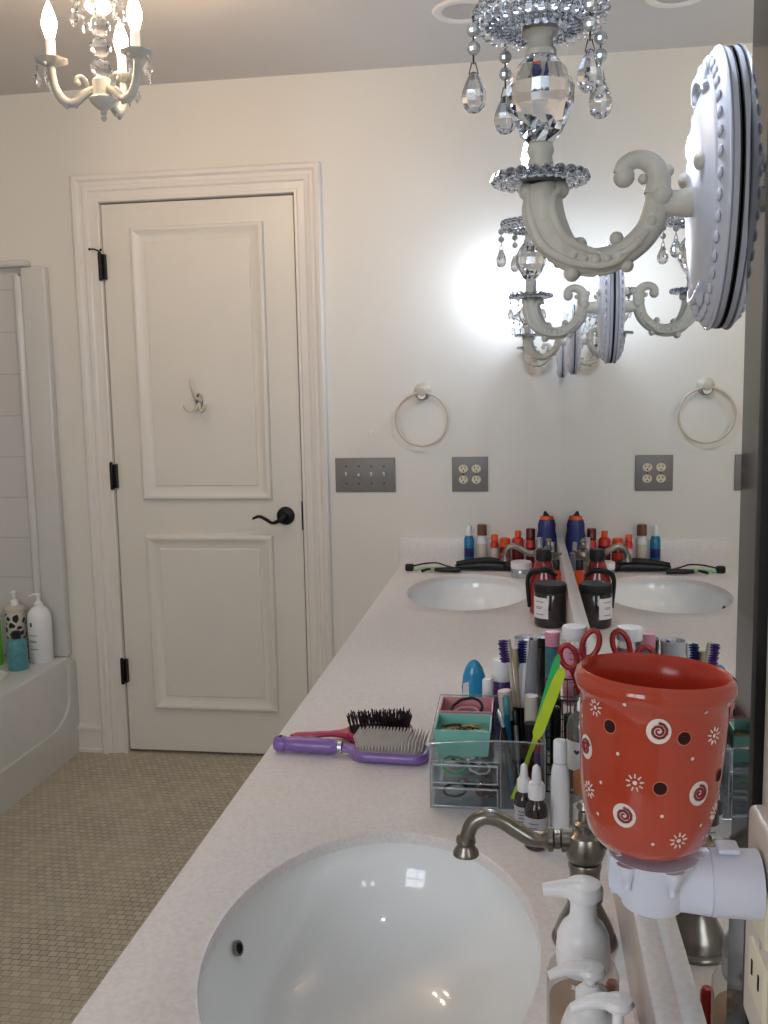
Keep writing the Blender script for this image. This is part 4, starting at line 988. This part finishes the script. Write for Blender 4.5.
def simple(name, label, cat, x, y, r, h, m, cm, ch, cr=None, group=None, sx=1, bandm=None):
    cr = cr or r*.9
    return vessel(name, label, cat, (x, y, CZ), [(0, 0), (r*.94, 0), (r, .003), (r, h-ch-.012), (r*.8, h-ch-.003), (cr*.8, h-ch), (0, h-ch)], m, [(0, h-ch), (cr, h-ch), (cr, h-.003), (cr*.85, h), (0, h)], cm, (r+.0003, (h-ch)*.25, (h-ch)*.75, 200, 340) if bandm else None, bandm, group, sx=sx)
YB = 3.352
G = 'bottles lined up against the far backsplash'
t = vessel('spray_bottle', 'small aqua blue spray bottle with a white top, leftmost by the far wall', 'bottle', (-.330, YB, CZ), [(0, 0), (.0165, 0), (.0175, .003), (.0175, .105), (.013, .118), (0, .120)], M['blue'], [(0, .118), (.010, .118), (.011, .140), (.008, .154), (0, .156)], M['white'], (.0178, .045, .075, 200, 340), M['navy'], G)
simple('brown_cap_bottle', 'white bottle with a tall brown cap right of the aqua one', 'bottle', -.284, YB, .0175, .158, M['label'], M['brown'], .038, .017, G, bandm=M['beige'])
simple('orange_bottle', 'short red orange bottle with an angled cap right of the brown capped one', 'bottle', -.240, YB, .0145, .122, M['orangered'], M['orange'], .022, .012, G, bandm=M['beige'])
simple('orange_bottle', 'low orange jar between two red orange bottles by the far wall', 'bottle', -.203, YB, .019, .110, M['darkred'], M['orange'], .030, .018, G, bandm=M['orangered'])
simple('orange_bottle', 'dark red bottle with a small bright orange cap behind the far faucet spout', 'bottle', -.158, YB, .0205, .136, M['orangered'], M['orange'], .022, .011, G, bandm=M['darkred'])
simple('red_bottle', 'tall red bottle just left of the royal blue one', 'bottle', -.114, YB, .0165, .144, M['orangered'], M['darkred'], .040, .0160, G, bandm=M['darkred'])
mw = thing('mouthwash_bottle', 'large royal blue bottle with an orange and black top in the far corner', 'bottle', (-.0585, 3.335, CZ))
MB().lathe([(0, 0), (.031, 0), (.034, .004), (.034, .12), (.030, .14), (.031, .16), (.026, .178), (0, .180)], 32, sy=.7).build('body', M['navy'], mw)
MB().lathe([(0, .178), (.024, .178), (.022, .190), (0, .192)], 28, sy=.7).build('cap', M['orange'], mw)
MB().prism([(-.014, .190), (.010, .190), (-.004, .208), (-.009, .206)], -.006, .006, 'y').build('spout', M['softblack'], mw)
vessel('face_cream_jar', 'low round pale jar with a silver lid between the far basin and the red bottles', 'jar', (-.146, 3.205, CZ), [(0, 0), (.031, 0), (.034, .003), (.034, .026), (.031, .030), (0, .030)], M['bluepl'] if False else M['silver'], [(0, .030), (.0345, .030), (.035, .033), (.035, .050), (.033, .053), (0, .0535)], M['label'], capname='lid')
vessel('small_glass_bottle', 'small clear perfume bottle beside the mirror near the far faucet', 'bottle', (-.085, 3.135, CZ), [(0, 0), (.017, 0), (.018, .003), (.018, .09), (.010, .105), (.007, .110)], M['clear'], [(0, .108), (.009, .108), (.009, .145), (0, .146)], M['silver'])
vessel('small_glass_bottle', 'second clear bottle with a silver cap, right beside the mirror ledge', 'bottle', (-.045, 3.150, CZ), [(0, 0), (.014, 0), (.015, .003), (.015, .085), (.009, .098), (.006, .102)], M['clear'], [(0, .100), (.008, .100), (.008, .128), (0, .129)], M['silver'])
simple('amber_bottle', 'orange bottle against the mirror ledge behind the red liquid bottle', 'bottle', -.042, 2.840, .0165, .125, M['orange'], M['blackpl'], .03, .012)
# hair straightener with cord, and a trimmer with green cable
hs = thing('hair_straightener', 'black hair straightener lying along the far backsplash', 'hair tool', (-.29, 3.306, CZ+.0005), rz=.05)
MB().tube([(-.085, 0, .013), (-.05, 0, .016), (0, 0, .018), (.05, 0, .017), (.085, -.002, .014), (.105, -.003, .013)], [.010, .014, .016, .015, .012, .009], 16, 4).build('lower_arm', M['blackpl'], hs)
MB().tube([(-.082, -.004, .026), (-.02, -.004, .034), (.04, -.002, .036), (.09, 0, .030)], [.008, .012, .012, .008], 14, 4).build('upper_arm', M['softblack'], hs)
MB().ball((.098, -.012, .018), .016, 14, 1, .8, 1).build('hinge', M['softblack'], hs)
MB().tube([(-.09, 0, .010), (-.12, .02, .014), (-.15, .03, .022), (-.19, .035, .020), (-.225, .02, .016), (-.245, .0, .012)], .0028, 8).build('cord', M['softblack'], hs)
MB().box(-.262, -.232, -.012, .012, .001, .024, .005).build('plug', M['softblack'], hs)
ht = thing('hair_trimmer', 'small black trimmer with a pale green cable in front of the straightener', 'hair tool', (-.405, 3.252, CZ+.0005), rz=-.08)
MB().tube([(-.040, .012, .010), (-.01, .008, .011), (.035, .012, .011), (.05, .014, .009)], [.007, .009, .010, .006], 14, 4).build('handle', M['blackpl'], ht)
MB().tube([(-.04, .012, .010), (-.055, .028, .008), (-.035, .034, .010), (-.07, .036, .010), (-.11, .030, .007), (-.14, .025, .006)], .0048, 8).build('cable', M['cord'], ht)
MB().tube([(-.085, .0, .006), (-.07, .015, .009), (-.055, .03, .009)], [.005, .005, .003], 8).build('connector', M['blackpl'], ht)

# ------------------------------------------------------------------ bottles on the tub ledge
t = thing('shampoo_bottle', 'white pump shampoo bottle at the corner of the tub ledge', 'shampoo bottle', (-1.955, 3.305, TZ))
MB().lathe([(0, 0), (.040, 0), (.044, .005), (.044, .165), (.040, .190), (.026, .208), (.014, .214), (0, .215)], 36).build('body', M['white'], t)
lb = MB(); ink_lines([.055, .083, .088, .108], -120, -75, .002)(lb, .0443); lb.use(M['ink']).add([((.0446)*math.cos(a), .0446*math.sin(a), z) for z in (.142, .158) for a in (math.radians(-112), math.radians(-100))], [(0, 1, 3, 2)]); lb.build('label', None, t)
MB().lathe([(0, .212), (.0165, .212), (.0165, .226), (.008, .232), (.006, .236), (0, .236)], 24).build('pump_collar', M['white'], t)
pump_head(t, .254, .036, .005, M['white'], .010, -.002)
t = thing('patterned_bottle', 'brown and white patterned pump bottle behind the teal bottle on the tub', 'shampoo bottle', (-2.064, 3.325, TZ))
MB().lathe([(0, 0), (.036, 0), (.038, .004), (.038, .185), (0, .187)], 36).build('body', M['floral'], t)
MB().lathe([(0, .186), (.0385, .186), (.0385, .200), (.030, .206), (.014, .212), (0, .212)], 36).build('shoulder', M['pinkcap'] if False else M['beige'], t)
MB().lathe([(0, .211), (.015, .211), (.014, .228), (.007, .234), (0, .236)], 24).build('pump_collar', M['white'], t)
pump_head(t, .258, .012, .005, M['white'], .009, .002)
vessel('teal_bottle', 'short pale teal bottle with a dark cap at the front of the tub ledge', 'shampoo bottle', (-1.990, 3.195, TZ), [(0, 0), (.034, 0), (.036, .004), (.036, .095), (.030, .112), (.015, .118), (0, .119)], M['tealbottle'], [(0, .117), (.0165, .117), (.0165, .142), (.014, .144), (0, .144)], M['blackpl'], rz=0)
vessel('green_bottle', 'bright green bottle cut off by the left edge of the photo', 'shampoo bottle', (-2.115, 3.240, TZ), [(0, 0), (.033, 0), (.036, .004), (.036, .165), (.028, .185), (.014, .192), (0, .193)], M['limebottle'], [(0, .190), (.016, .190), (.016, .215), (0, .216)], M['white'])
